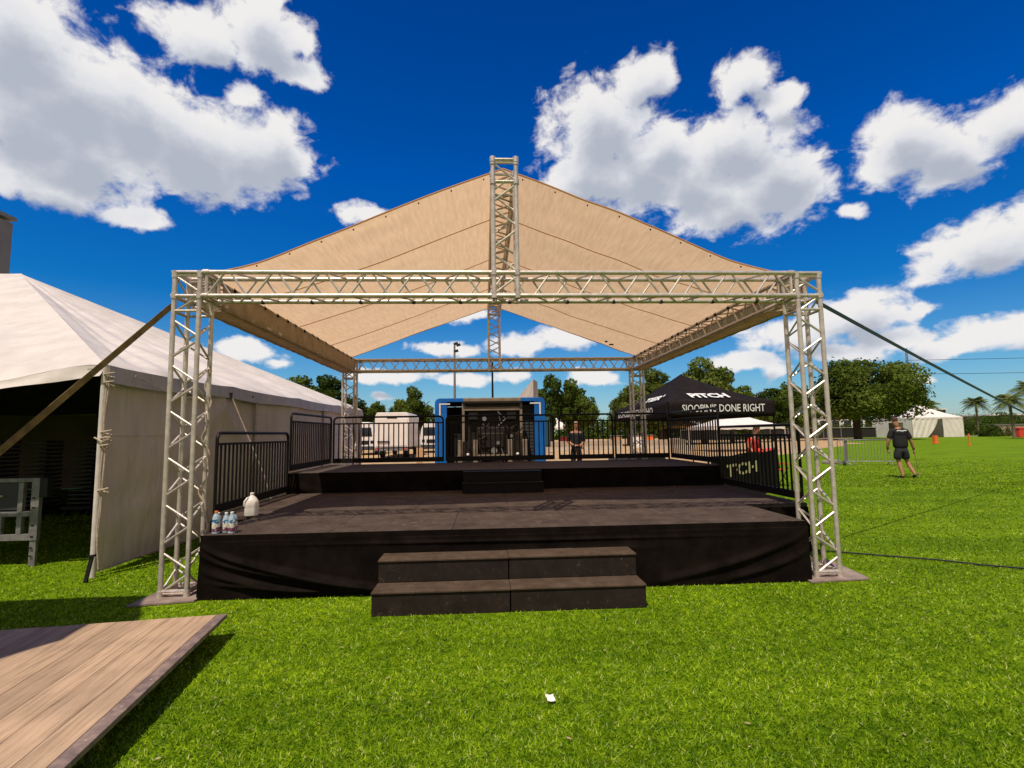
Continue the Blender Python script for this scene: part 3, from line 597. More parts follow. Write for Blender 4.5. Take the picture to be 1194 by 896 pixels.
def stage():
    root = empty('stage', (3.49, 1.8, 0), 'low black stage with dusty dark decking and a loose black cloth skirt', 'stage')
    o = Vector((3.49, 1.8, 0)); h = .6166
    def dk(a, b, c, d, z): return MB().box((a-o.x, b-o.y, z-.05), (c-o.x, d-o.y, z))
    xs = [.41,1.64,2.87,4.10,5.33,6.57]
    g = .0014
    for i in range(5):
        dk(xs[i]+g, -.06, xs[i+1]-g, 1.22-g, h+random.uniform(-.001,.001)).build('deck_panel', M['deck'], root, bevel=.004)
    xs2 = [-.15,1.07,2.29,3.51,4.73,5.95,7.40]
    for i in range(6):
        for (a, b) in ((1.22, 2.44), (2.44, 3.655)):
            dk(xs2[i]+g, a+g, xs2[i+1]-g, b-g, h+random.uniform(-.001,.001)).build('deck_panel', M['deck'], root, bevel=.004)
    fr = MB()
    for x in (.5,2.0,3.5,5.0,6.48):
        for y in (.05,1.15,2.4,3.55): fr.tube([(x-o.x, y-o.y, .005), (x-o.x, y-o.y, h-.05)], .024, 8)
    for y in (.05,1.15,2.4,3.55): fr.tube([(.45-o.x, y-o.y, h-.09), (6.5-o.x, y-o.y, h-.09)], .02, 6)
    fr.build('support_legs', M['black_steel'], root)
    foldsF = [(.0,.97,.30,.10,.05,.065),(.0,.80,.34,.02,.05,.05),(.0,.55,.20,.06,.06,.04),(.02,.30,.28,.06,.04,.035),(1.0,.98,.72,.05,.07,.03),(1.0,.62,.84,.06,.06,.025),(.1,.9,.9,.86,.03,.012),(.35,.6,.75,.7,.05,.012)]
    P = lambda x, y: (x-o.x, y-o.y, 0)
    skirt(P(.40,-.066), P(6.58,-.066), .0, h-.052, foldsF, 3, 'skirt', root, 300, 90)
    skirt(P(.404,1.21), P(.404,-.062), .0, h-.052, [], 9, 'skirt', root, 24, 12, .02)
    skirt(P(6.576,-.062), P(6.576,1.21), .0, h-.052, [], 12, 'skirt', root, 24, 12, .02)
    skirt(P(-.155,3.65), P(-.155,1.222), .0, h-.052, [], 14, 'skirt', root, 30, 12, .02)
    skirt(P(7.405,1.222), P(7.405,3.65), .0, h-.052, [], 15, 'skirt', root, 30, 12, .02)
    skirt(P(-.155,1.215), P(.40,1.215), .0, h-.052, [], 16, 'skirt', root, 12, 12, .01)
    skirt(P(6.58,1.215), P(7.405,1.215), .0, h-.052, [], 17, 'skirt', root, 12, 12, .01)
    # cloth edge stapled over the front lip
    MB().box((.40-o.x, -.069-o.y, h-.054), (6.58-o.x, -.062-o.y, h-.001)).build('skirt_hem', M['skirt'], root)
    # upper stage
    r = empty('stage_riser', (3.62, 4.9, 0), 'raised black rear stage platform draped in black cloth in the canopy shade', 'stage'); o2 = Vector((3.62, 4.9, 0)); hr = .96
    for i in range(6):
        for a, b in ((3.665, 4.88), (4.88, 6.10)):
            MB().box((xs2[i]+g-o2.x, a+g-o2.y, hr-.05), (xs2[i+1]-g-o2.x, b-g-o2.y, hr)).build('deck_panel', M['riser_deck'], r, bevel=.004)
    P2 = lambda x, y: (x-o2.x, y-o2.y, 0)
    skirt(P2(-.155,3.664), P2(7.405,3.664), h+.003, hr-.003, [(.0,.95,.06,.05,.12,.03),(.0,.6,.05,.05,.1,.03)], 21, 'skirt', r, 120, 10, .03)
    skirt(P2(-.156,6.10), P2(-.156,3.67), .0, hr-.003, [(1.,.9,.7,.1,.1,.03)], 22, 'skirt', r, 40, 12, .03)
    skirt(P2(7.406,3.67), P2(7.406,6.10), .0, hr-.003, [], 23, 'skirt', r, 40, 12, .03)
    skirt(P2(7.40,6.105), P2(-.15,6.105), .0, hr-.003, [], 24, 'skirt', r, 60, 8, .02)
stage()

# step units
def step_unit(x0, w, y0, z, dy, rise, tread, label, group, name='step_unit', n=2, m='step'):
    root = empty(name, (x0+w/2, y0+tread*n/2, z), label, 'steps', group)
    o = Vector((x0+w/2, y0+tread*n/2, 0))
    for k in range(n):
        q = MB().box((x0-o.x, y0+tread*k-o.y+(0 if k == 0 else 0), rise*k), (x0+w-o.x, y0+tread*(k+1)-o.y-(.002 if k < n-1 else 0), rise*(k+1)-.018)); q.build('riser_box', M[m], root, bevel=.003)
        MB().box((x0-.004-o.x, y0+tread*k-.012-o.y, rise*(k+1)-.018), (x0+w+.004-o.x, y0+tread*(k+1)-o.y-.003, rise*(k+1))).build('tread', M['tread' if m == 'step' else m], root, bevel=.004)
    return root
a = step_unit(2.205, 1.212, -.712, .002, 0, .205, .294, 'black painted two-tread step box, left one of the pair before the stage', 'step boxes before the stage'); 
b = step_unit(3.428, 1.215, -.708, .002, 0, .206, .294, 'black painted two-tread step box, right one of the pair before the stage', 'step boxes before the stage')
step_unit(2.84, 1.32, 3.10, .618, 0, .165, .27, 'small dark two-tread step box leading up to the rear stage platform', None, m='black_steel')
# scuff marks on the steps
def scuffs():
    pass

# ------------------------------------------------------------------ guard rails
def rail_proto(L_):
    """panel along +x, starts at x=0, base z=0"""
    root = empty('guard_rail', (0,0,0), '', 'railing', 'black guard rails around the stage')
    h = 1.02; r = .021; c = .09
    f = MB(); pts = [(0,0,.04), (0,0,h-c)]
    for k in range(1, 7): a = PI/2*k/6; pts.append((c-c*math.cos(a), 0, h-c+c*math.sin(a)))
    for k in range(0, 7): a = PI/2*k/6; pts.append((L_-c+c*math.sin(a), 0, h-c+c*math.cos(a)))
    pts.append((L_, 0, .04)); f.tube(pts, r, 8)
    f.build('frame', M['black_steel'], root, True)
    MB().box((.02,-.016,h-.155), (L_-.02,.016,h-.125)).build('mid_bar', M['black_steel'], root)
    MB().box((.0,-.02,.035), (L_,.02,.135)).build('bottom_bar', M['black_steel'], root)
    n = round(L_/.106); first = None
    for i in range(1, n):
        x = L_*i/n
        if first is None: first = MB().box((-.012,-.009,.135), (.012,.009,h-.155)).build('baluster', M['black_steel'], root); q = first
        else: q = first.copy(); COL.objects.link(q); q.parent = root
        q.location = (x, 0, 0)
    return root
def place(root, p0, p1, z, label):
    p0 = Vector(p0); p1 = Vector(p1); root.location = (p0.x, p0.y, z); root.rotation_euler = (0, 0, math.atan2(p1.y-p0.y, p1.x-p0.x)); root['label'] = label
R8 = rail_proto(2.36); used = False
for p0, p1, z, lab in (((-.13,1.25),(-.13,3.62),.6166,'black guard rail panel on the left edge of the lower deck by the jug'),
                       ((-.12,3.71),(-.12,6.06),.96,'black guard rail panel on the left edge of the rear platform'),
                       ((-.06,6.06),(2.3,6.06),.96,'black rear guard rail panel in front of the white box truck'),
                       ((2.37,6.06),(4.7,6.06),.96,'black rear guard rail panel in front of the open blue container'),
                       ((7.36,6.0),(7.37,3.7),.96,'black guard rail panel on the right edge of the rear platform near the canopy tent'),
                       ((7.37,3.63),(7.37,1.25),.6166,'black guard rail panel on the right edge of the lower deck before the lettered banner')):
    q = R8 if not used else dup(R8); used = True; place(q, p0, p1, z, lab)
R4 = rail_proto(1.2); place(R4, (4.86,6.06), (6.06,6.06), .96, 'short black rear guard rail panel in front of the dirt lot')
q = dup(R4); place(q, (6.12,6.06), (7.32,6.06), .96, 'short black rear guard rail panel behind the right rear truss tower')

# ------------------------------------------------------------------ things on the stage
def jug():
    root = empty('water_jug', (.33, 1.22, .618), 'translucent white gallon jug standing on the deck by the left guard rail', 'jug', rz=.3)
    s = .9
    def sq(r, z, sup=4.0, n=24):
        out = []
        for k in range(n):
            a = 2*PI*k/n; c, s_ = math.cos(a), math.sin(a); t = (abs(c)**sup+abs(s_)**sup)**(-1/sup); out.append((r*t*c, r*t*s_, z))
        return out
    prof = [(.066,0,5),(.076,.006,5),(.078,.02,5),(.078,.09,5),(.0765,.10,5),(.078,.11,5),(.078,.15,4),(.070,.18,3),(.052,.21,2.5),(.030,.235,2),(.021,.245,2),(.020,.262,2)]
    vs = []; fs = []; n = 24
    for r, z, su in prof: vs += sq(r, z, su)
    for i in range(len(prof)-1):
        for k in range(n): a = i*n+k; b = i*n+(k+1) % n; fs.append((a,b,b+n,a+n))
    fs.append(tuple(range(n-1,-1,-1))); fs.append(tuple((len(prof)-1)*n+k for k in range(n)))
    MB().add(vs, fs).build('body', M['jug'], root, True)
    MB().tube([(-.016,-.02,.225),(-.05,-.045,.215),(-.074,-.062,.18),(-.078,-.064,.14),(-.066,-.06,.115)], .012, 8).build('handle', M['jug'], root, True)
    MB().lathe((0,0,.255), [(.022,0),(.023,.004),(.023,.018),(.018,.022)], 16).build('cap', M['cap_white'], root, True)
jug()
def bottle(x, y, s, cap, label, rz=0):
    root = empty('water_bottle', (x, y, .618), label, 'bottle', 'bottles at the left front corner of the deck', rz)
    p = [(.030,0),(.036,.004),(.037,.03),(.0355,.04),(.037,.05),(.037,.13),(.0355,.14),(.035,.155),(.026,.18),(.015,.198),(.014,.208)]
    MB().lathe((0,0,0), [(r*s, z*s) for r, z in p], 18).build('body', M['bottle'], root, True)
    MB().lathe((0,0,.022*s), [(.0375*s,0),(.0382*s,.002),(.0382*s,.118*s),(.0375*s,.12*s)], 18).build('label_wrap', M['wrap'], root, True)
    MB().lathe((0,0,.204*s), [(.0165*s,0),(.017*s,.002),(.017*s,.017*s),(.014*s,.019*s)], 14).build('cap', cap, root, True)
for args in ((.50,.02,1.0,M['cap_orange'],'orange capped drink bottle at the left front corner of the deck',.2), (.575,.07,.9,M['cap_white'],'printed drink bottle just right of the orange capped bottle',1.1),
             (.475,.11,.88,M['cap_white'],'printed drink bottle nearest the left truss tower',2), (.655,.02,.95,M['cap_white'],'white capped drink bottle rightmost of the bottles on the deck corner',3), (.63,.12,.88,M['tie'],'dark capped bottle behind the white capped bottle',4)): bottle(*args)
MB().grid(lambda u, v: Vector((-.024+.048*u+.003*math.sin(v*7), -.032+.064*v, .004*noise.noise(Vector((u*3, v*3, 1)))+.006*(u-.5)**2*4)), 10, 12).build('paper_scrap', M['paper'], None, True, loc=(3.575,-2.28,.026), solid=.001); setp(bpy.data.objects['paper_scrap'], 'small white paper scrap lying on the grass before the steps', 'paper')
bpy.data.objects['paper_scrap'].rotation_euler = (.12, .1, .05)

# ------------------------------------------------------------------ wooden platform, front left
def platform():
    A = Vector((1.15, -1.07, 0)); dv = Vector((.128, -.992, 0)); wv = Vector((-.988, -.154, 0)); wv = Vector((dv.y, -dv.x, 0)).normalized()
    root = empty('wooden_platform', A, 'weathered plywood plank platform edged with a grey strip lying low on the grass', 'platform')
    root.matrix_world = Matrix(((-wv.x, -dv.x, 0, A.x), (-wv.y, -dv.y, 0, A.y), (0, 0, 1, 0), (0, 0, 0, 1)))
    # local: x grows to the right (0 = right edge), y grows away (0 = far edge)
    Lx = 1.83; Ly = 2.9; z = .18; t = .03
    MB().box((-.075,-Ly,z-t), (0,0,z+.001)).build('edge_trim', M['trim'], root, bevel=.003)
    ws = [.15,.19,.16,.20,.17,.18,.155,.2,.17,.19]; x = -.078
    for w in ws:
        x1 = max(-Lx, x-w); b_ = MB().box((-(x-x1)/2+.0012,-Ly/2,-t/2), ((x-x1)/2-.0012,Ly/2-.002,t/2)).build('deck_board', M['wood'], root, bevel=.0025)
        b_.location = ((x+x1)/2, -Ly/2, z-t/2+random.uniform(-.0012,.0012)); x = x1
        if x <= -Lx+.001: break
    f = MB()
    for xx in (-.30,-.9,-1.6): f.box((xx-.02,-Ly+.05,.01), (xx+.02,-.12,z-t-.002))
    for yy in (-.35,-1.5,-2.6): f.box((-1.58,yy-.02,.012), (-.25,yy+.02,z-t-.003))
    f.build('support_frame', M['dark'], root)
    s = MB()
    for k in range(9): yy = -.2-k*.31; s.lathe((-.037+random.uniform(-.01,.01),yy,z+.001), [(.006,0),(.007,.001),(.004,.002)], 8)
    s.build('screw_heads', M['alu_dull'], root)
platform()

# ------------------------------------------------------------------ big white frame tent, left
def tent_left():
    root = empty('frame_tent', (-7.2, 6.7, 0), 'large white vinyl frame tent with an open dark front at the left', 'tent')
    o = Vector((-7.2, 6.7, 0)); E_ = 2.47; y0, y1 = .92, 12.45; xr0, xr1 = -1.30, -.95; P1 = Vector((-7.4, 6.75, 5.4)); P2 = Vector((-16, 6.75, 5.4)); XL = -22.5
    C1 = Vector((xr0, y0, E_)); C2 = Vector((xr1, y1, E_)); C3 = Vector((XL, y0, E_)); C4 = Vector((XL, y1, E_))
    def facet(a, b, pa, pb, nu, nv, seed, droop=None, ncv=0):
        # a-b the eave, pa-pb the top
        nn = (b-a).cross(pa-a).normalized()
        if nn.z < 0: nn = -nn
        def fn(u, v):
            e = a.lerp(b, u); t_ = pa.lerp(pb, u); q = e.lerp(t_, v)
            env = math.sin(PI*min(1, v*1.0))*math.sin(PI*min(1, max(0, u)))**.5 if 0 < u < 1 else 0
            q = q-nn*.16*env
            Lr = (b-a).length*(1-v*.999)
            s = u*(b-a).length
            q += nn*((.085 if ncv else .028)*math.sin(s*(2.3 if ncv else 3.1)+seed+1.5*math.sin(v*4+seed))*(1-v)**.8*(1-math.exp(-v*9))+(.03*math.sin(s*6.7+5*noise.noise(Vector((s*.5,v*2,seed))))*(1-v) if ncv else 0) + .02*noise.noise(Vector((s*.9, v*4, seed))) )*min(1, v*12, u*14, (1-u)*14)
            if v < .02:   # scalloped eave between the poles
                q.z -= .045*abs(math.sin(s*PI/3.0))
                if droop: q.z -= droop(s)
            elif v < .12 and droop: q.z -= droop(s)*(1-v/.12)
            return q-o
        rp = MB().grid(fn, nu, nv).build('roof_panel', M['white_vinyl'], root, True)
        MB().grid(lambda u, v: fn(u, max(.012, v))-nn*.05-Vector((0,0,.02)), nu//2, nv//2).build('lining', M['lining'], rp, True)  # added dark sheet that paints shade onto the underside of the roof
    dr = lambda s: 0
    facet(C1, C2, P1, P1.copy(), 160, 44, 2.0, ncv=1)
    facet(C3, C1, P2, P1, 120, 40, 5.0, droop=lambda s: .28*(1-math.exp(-((21.2-s)/1.3)**2)) if s > 12 else .28)
    facet(C2, C4, P1, P2, 60, 20, 8.0)
    facet(C4, C3, P2, P2.copy(), 40, 16, 9.0)
    # valance along the right eave
    def val(u, v):
        p = C1.lerp(C2, u); s = u*11.5; hgt = .20+.015*math.sin(s*2.2)
        return Vector((p.x+.03+.012*noise.noise(Vector((s*1.5, v, 1)))+.03*(1-v), p.y, p.z-.015-hgt*(1-v)-.02*abs(math.sin(s*PI/3))))-o
    MB().grid(val, 90, 4).build('valance', M['wall_vinyl'], root, True)
    def val2(u, v):
        s = u*21.2; x = C1.x-s; z = E_-.01-(.28*(1-math.exp(-(s/1.3)**2)))-.045*abs(math.sin((21.2-s)*PI/3))
        return Vector((x, C1.y-.03-.05*(1-v)+.05*noise.noise(Vector((s*2, v, 3))), z-(.13+.03*math.sin(s*4))*(1-v)))-o
    MB().grid(val2, 130, 4).build('valance', M['white_vinyl'], root, True)
    # right side wall: hangs from the eave, starts a little behind the pole, bottom swept back
    def wall(u, v):
        y = 1.02+(y1-1.02)*u; x = xr0+(xr1-xr0)*(y-y0)/(y1-y0); s = y
        zt = E_-.17; zb = .03 + (.20*math.exp(-((y-2.4)/.9)**2) if False else 0)
        z = zb+(zt-zb)*v
        off = .07*noise.noise(Vector((s*.8, v*1.5, 7)))+.03*noise.noise(Vector((s*2.6+v*2, v*3, 9)))+.012*math.sin(v*26+2*math.sin(s*1.7))*math.exp(-((v-.28)/.22)**2)
        off += .07*math.exp(-((v-.93+abs(s-3.6)*.35)/.08)**2)*(1 if abs(s-3.6) < 1.2 else 0)   # swag from a tie
        return Vector((x-.05+off, y, z))-o
    MB().grid(wall, 150, 40).build('side_wall', M['wall_vinyl'], root, True)
    for vv in (.70, .012):
        MB().tube([wall(i/80, vv)+Vector((.004,0,0)) for i in range(81)], .006, 5).build('wall_seam', M['wall_vinyl'], root, True)
    # far walls, seen through the opening
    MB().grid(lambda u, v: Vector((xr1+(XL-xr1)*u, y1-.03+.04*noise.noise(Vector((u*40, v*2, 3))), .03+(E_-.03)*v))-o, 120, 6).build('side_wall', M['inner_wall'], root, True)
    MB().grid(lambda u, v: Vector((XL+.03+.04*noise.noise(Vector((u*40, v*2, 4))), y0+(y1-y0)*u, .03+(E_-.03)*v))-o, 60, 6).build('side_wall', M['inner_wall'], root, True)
    # poles, eave tubes, rafters
    def tb(pts, r=.03, nm='frame_tube', m='alu_dull'): MB().tube([Vector(p)-o for p in pts], r, 10).build(nm, M[m], root, True)
    MB().tube([Vector((xr0,y0,0.0))-o, Vector((xr0+.005,y0,E_-.03))-o], .034, 12).build('pole', M['white_vinyl'], root, True)
    for x, y in ((-7.4,y0),(-13.5,y0),(XL,y0),(xr0+.12,4.8),(xr0+.22,8.7),(xr1,y1-.1),(-7.4,y1-.1),(-13.5,y1-.1),(XL,y1-.1)): MB().tube([Vector((x,y,0))-o, Vector((x,y,E_-.03))-o], .034, 10).build('pole', M['alu_dull'], root, True)
    tb([C1-Vector((0,0,.05)), C1-Vector((.5,0,.09))]); tb([C1-Vector((0.02,0,.05)), C2-Vector((.02,0,.05))]); tb([C2-Vector((0,.05,.05)), C4-Vector((0,.05,.05))])
    dn = Vector((0,0,-.12))
    tb([C1+dn, P1+dn*2]); tb([C2+dn, P1+dn*2]); tb([P1+dn*2, P2+dn*2]); tb([Vector((-7.4,y0,E_-.05)), P1+dn*2]); tb([Vector((-7.4,y1,E_-.05)), P1+dn*2])
    # ropes down the corner pole
    px, py = xr0+.06, y0-.045
    for k, dx in enumerate((0,.03)):
        pts = [Vector((px+dx*(.6+.4*math.sin(z*5+k*2)), py+.01*math.sin(z*9+k), z))-o for z in np.linspace(.10 if k else .45, E_-.02, 40)]
        MB().tube(pts, .008, 6).build('rope', M['rope'], root, True)
    for z in (.95, 1.55, 1.62, 1.46, 2.3, 2.2):
        MB().tube([Vector((px+.02+.05*math.cos(a_), py+.05*math.sin(a_)+.02, z+.01*a_))-o for a_ in np.linspace(0, 2*PI, 14)], .011, 6).build('rope_knot', M['rope'], root, True)
    MB().tube([Vector((px-.1,py,1.60))-o, Vector((px+.02,py-.03,1.55))-o, Vector((px+.09,py-.02,1.60))-o], .009, 6).build('rope_knot', M['rope'], root, True)
    # rope loop along the valance and a side guy rope
    MB().tube([Vector((C1.x+.10+.05*math.sin(t*PI), y0+.4+t*1.5, E_-.10-.20*math.sin(t*PI*.75)))-o for t in np.linspace(0,1,12)], .007, 6).build('rope', M['rope'], root, True)
    MB().tube([Vector((-1.17,3.72,E_-.12))-o, Vector((-.62,3.9,.9))-o, Vector((-.42,4.0,.12))-o], .011, 6).build('guy_rope', M['rope'], root, True)
    for y in (3.72, 4.55, 5.45): MB().box((-1.20-o.x,y-.03-o.y,E_-.22), (-1.14-o.x,y+.03-o.y,E_-.12)).build('clip', M['tie'], root)
    # crumpled tape patches on the valance
    return root
tent_left()
st = MB().obox((0,0,.14), (.018,.0,0), (0,.012,0), (.028,0,.15)); st.obox((.03,0,.29), (.03,0,.004), (0,.02,0), (0,0,.012)); st.build('tent_stake', M['tie'], loc=(-1.19,.70,0)); setp(bpy.data.objects['tent_stake'], 'black iron stake leaning in the grass at the foot of the tent pole', 'stake')

# grey steel cart at the left edge
def cart():
    root = empty('steel_cart', (-3.2,1.6,0), 'grey steel cart frame with cut-out panels and a slotted leg at the tent opening', 'cart')
    o = Vector((-3.2,1.6,0)); P = lambda x, y, z: (x-o.x, y-o.y, z)
    B = lambda nm, a, b, m='grey_metal': MB().box(P(*a), P(*b)).build(nm, M[m], root, bevel=.004)
    B('leg', (-2.55,1.57,.0), (-2.47,1.61,.62)); B('leg', (-4.0,1.57,.0), (-3.93,1.61,.62))
    B('upright', (-2.56,1.56,.32), (-2.46,1.62,1.10)); B('top_rail', (-4.0,1.563,1.05), (-2.562,1.617,1.10)); B('bottom_rail', (-4.0,1.563,.32), (-2.562,1.617,.40))
    B('middle_rail', (-4.0,1.563,.62), (-2.562,1.617,.68)); B('divider', (-2.98,1.565,.402), (-2.90,1.615,.618)); B('panel', (-3.3,1.585,.70), (-2.72,1.605,1.048), 'grey_dark'); B('bracket', (-2.458,1.55,.86), (-2.36,1.64,1.10), 'dark')
    B('post', (-2.72,1.562,.402), (-2.66,1.618,1.048)); B('panel', (-4.0,1.585,.402), (-3.0,1.605,.618), 'grey_dark')
    s = MB()
    for z in (.12,.22,.36,.5,.72,.84): s.box(P(-2.535,1.553,z), P(-2.50,1.559,z+.018))
    s.build('slots', M['dark'], root); MB().tube([P(-3.3,1.57,.88), P(-2.9,1.56,.88)], .012, 8).build('latch_bar', M['alu_dull'], root)
cart()
# dark stacks inside the tent
chair_m = MB(); chair_m.box((-.23,-.21,0),(.23,.21,.03)); chair_m.tube([(-.22,.2,0),(-.22,.24,.05)], .012, 5); chair_m.tube([(.22,.2,0),(.22,.24,.05)], .012, 5); chair_m.box((-.23,.22,.03),(.23,.25,.055))
proto = None
for s_, (x, y) in enumerate(((-6.9,6.0),(-6.1,6.1),(-5.3,6.3),(-4.5,6.4))):
    for k in range(16):
        if proto is None: q = chair_m.build('folding_chair', M['grey_dark']); proto = q
        else: q = proto.copy(); COL.objects.link(q)
        q.location = (x, y, .25+k*.085); setp(q, 'dark folding chair in the shaded stacks inside the white tent', 'folding chair', 'folding chairs stacked inside the tent')
for s_, x in enumerate((-6.9,-6.1,-5.3,-4.5)):
    y = (6.0,6.1,6.3,6.4)[s_]; d_ = empty('chair_dolly', (x,y,0), 'dark wheeled dolly under a stack of folding chairs', 'dolly', 'dollies under the chair stacks')
    MB().box((-.3,-.3,.14),(.3,.3,.2)).build('tray', M['dark'], d_)
    for dx in (-.22,.22):
        for dy in (-.22,.22): MB().tube([(dx-.02,dy,.07),(dx+.02,dy,.07)], .068, 12).build('wheel', M['dark'], d_)
# straps
ENDX, ENDZ = 18.22, 1.79
def strap(name, a, b, w, t, m, label, sag=0):
    a = Vector(a); b = Vector(b); d = (b-a); side = d.cross(Vector((0,0,1))).normalized(); nn = side.cross(d).normalized(); mid = (a+b)/2
    def pt(t_): return a+d*t_-Vector((0,0,1))*sag*4*t_*(1-t_)-mid
    vs = []; fs = []; n = 14
    for i in range(n+1):
        p = pt(i/n)
        for sx, sy in ((-1,-1),(1,-1),(1,1),(-1,1)): vs.append(p+side*w/2*sx*.25+nn*w/2*sy)
    for i in range(n):
        for k in range(4): q = i*4+k; r_ = i*4+(k+1) % 4; fs.append((q, r_, r_+4, q+4))
    o = MB().add(vs, fs).build(name, m, loc=mid); setp(o, label, 'strap', 'guy straps of the truss frame')
strap('guy_strap', (-.04,.04,2.96), (-1.35,-2.12,.02), .052, .01, M['strap_brown'], 'brown webbing strap running from the left front truss tower down to the left')
strap('guy_strap', (6.98,.12,3.01), (ENDX,8,ENDZ), .046, .01, M['strap_green'], 'dark green webbing strap running from the right front truss tower away to the right', .03)
# the post out there that carries the far end of the green strap
po = empty('anchor_post', (ENDX+.05,8.03,0), 'slim steel post beyond the right edge holding the green strap', 'post'); MB().tube([(0,0,0),(0,0,ENDZ+.08)], .04, 10).build('shaft', M['grey_metal'], po, True); MB().lathe((0,0,0), [(.16,0),(.16,.02),(.05,.04)], 14).build('base', M['grey_metal'], po)
MB().tube([(7.25,1.35,.012),(7.6,1.12,.02),(8.0,.86,.02),(8.5,.55,.022),(8.8,.28,.02),(9.3,-.05,.02),(10.4,-.5,.02),(12,-1.2,.02)], .010, 6).build('ground_cable', M['cable']); setp(bpy.data.objects['ground_cable'], 'black cable lying across the grass right of the stage', 'cable')

# tall sail added out of view on the left to shadow the grass and platform
def shade():
    root = empty('shadow_caster_sail', (-3.6,-3.6,0), 'high beige sail added beyond the left edge of the picture to cast a shadow', 'shadow caster')
    o = Vector((-3.6,-3.6,0)); z = 4.6
    cs = [(-1.16,-1.96),(-6.5,-2.1),(-6.6,-5.6),(-1.1,-4.3),(-.72,-3.55),(-.86,-2.7)]
    pts = []
    for i, p in enumerate(cs):
        q = cs[(i+1) % len(cs)]
        for k in range(10):
            t = k/10; x = p[0]+(q[0]-p[0])*t; y = p[1]+(q[1]-p[1])*t; w = .12*noise.noise(Vector((x*2.1, y*2.1, 2)))
            pts.append(Vector((x+w, y+w, z+.1*math.sin(t*PI)))-o)
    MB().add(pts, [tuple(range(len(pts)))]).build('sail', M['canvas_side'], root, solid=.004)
    for x, y in ((-6.5,-2.9),(-6.6,-5.6),(-2.4,-2.75),(-3.2,-5.4)): MB().tube([Vector((x,y,0))-o, Vector((x,y,z+.1))-o], .05, 10).build('post', M['grey_metal'], root, True)
shade()

# ------------------------------------------------------------------ people
def skin_mesh(name, joints, edges, m, parent, sub=2, root=0):
    """joints: list of ((x,y,z), r) or ((x,y,z),(rx,ry)); grows one continuous surface"""
    me = bpy.data.meshes.new(name); me.from_pydata([j[0] for j in joints], edges, []); o = bpy.data.objects.new(name, me); COL.objects.link(o)
    sk = o.modifiers.new('skin', 'SKIN'); sk.use_smooth_shade = True; sk.branch_smoothing = .6
    for v, j in zip(me.skin_vertices[0].data, joints):
        v.radius = j[1] if isinstance(j[1], tuple) else (j[1], j[1]); v.use_root = False
    me.skin_vertices[0].data[root].use_root = True
    sb = o.modifiers.new('sub', 'SUBSURF'); sb.levels = sub; sb.render_levels = sub
    dg = bpy.context.evaluated_depsgraph_get(); dg.update()
    m2 = bpy.data.meshes.new_from_object(o.evaluated_get(dg)); m2.name = name
    bpy.data.objects.remove(o); bpy.data.meshes.remove(me)
    m2.materials.clear(); m2.materials.append(m); m2.polygons.foreach_set('use_smooth', [True]*len(m2.polygons))
    q = bpy.data.objects.new(name, m2); COL.objects.link(q); q.parent = parent; return q
def chain(J, Ed, start, pts):
    prev = start
    for p in pts: J.append(p); Ed.append((prev, len(J)-1)); prev = len(J)-1
    return prev
def hand(J, Ed, wrist, wp, d, palm_n, s=1.0):
    """wp wrist position, d direction of the fingers, palm_n palm normal"""
    wp = Vector(wp); d = Vector(d).normalized(); pn = Vector(palm_n).normalized(); sd = d.cross(pn).normalized()
    p = wp+d*.045*s; chain(J, Ed, wrist, [(tuple(p), (.032*s, .02*s)), (tuple(wp+d*.085*s), (.036*s, .018*s))]); k = len(J)-1; base = wp+d*.085*s
    for i, (o_, ln) in enumerate(((-.030,.065),(-.010,.075),(.010,.072),(.030,.055))):
        b0 = base+sd*o_*s; chain(J, Ed, k, [(tuple(b0+d*.018*s), .010*s), (tuple(b0+d*ln*.6*s+pn*.012*s), .009*s), (tuple(b0+d*ln*s+pn*.035*s), .0075*s)])
    b0 = wp+d*.035*s-sd*.035*s; chain(J, Ed, len(J)-14 if False else k-1, [(tuple(b0+d*.01*s), .012*s), (tuple(b0+d*.05*s-sd*.015*s+pn*.012*s), .010*s)])
def face(root, c, fwd, s, skinm, hair, hm, cap=True):
    """small facial parts on a head centred at c, facing fwd"""
    c = Vector(c); f = Vector(fwd).normalized(); r_ = f.cross(Vector((0,0,1))).normalized(); u = r_.cross(f)
    for sg in (-1, 1):
        MB().lathe(c+f*.088*s+r_*.030*s*sg+u*.005*s, [(.002*s,-.006*s),(.010*s,-.002*s),(.010*s,.003*s),(.002*s,.006*s)], 8).build('eye', M['dark'], root, True)
        MB().obox(c+r_*.078*s*sg-u*.005*s-f*.005*s, r_*.008*s, f*.014*s, u*.028*s).build('ear', skinm, root, True, bevel=.006*s)
    MB().add([c+f*.085*s+u*.012*s, c+f*.088*s-u*.03*s+r_*.014*s, c+f*.112*s-u*.026*s, c+f*.088*s-u*.03*s-r_*.014*s], [(0,1,2),(0,2,3),(1,3,2),(0,3,1)]).build('nose', skinm, root)
    MB().obox(c+f*.086*s-u*.052*s, r_*.022*s, f*.006*s, u*.004*s).build('mouth', M['red_shirt'], root)
    h = MB(); n = 20; vs = []; fs = []
    for i in range(9):
        th = PI*.60*i/8
        for k in range(n):
            a = 2*PI*k/n; dr = r_*math.cos(a)*.080*s+f*math.sin(a)*.098*s; front = max(0, math.sin(a)); lim = th*(1-.42*front)
            q = c+u*.012*s+dr*math.sin(lim)*1.03+u*math.cos(lim)*.112*s; q += (q-c)*.05*noise.noise(q*30); vs.append(q)
    for i in range(8):
        for k in range(n): a = i*n+k; b = i*n+(k+1) % n; fs.append((a,b,b+n,a+n))
    h.add(vs, fs).build('hair', hm, root, True, solid=.008*s)
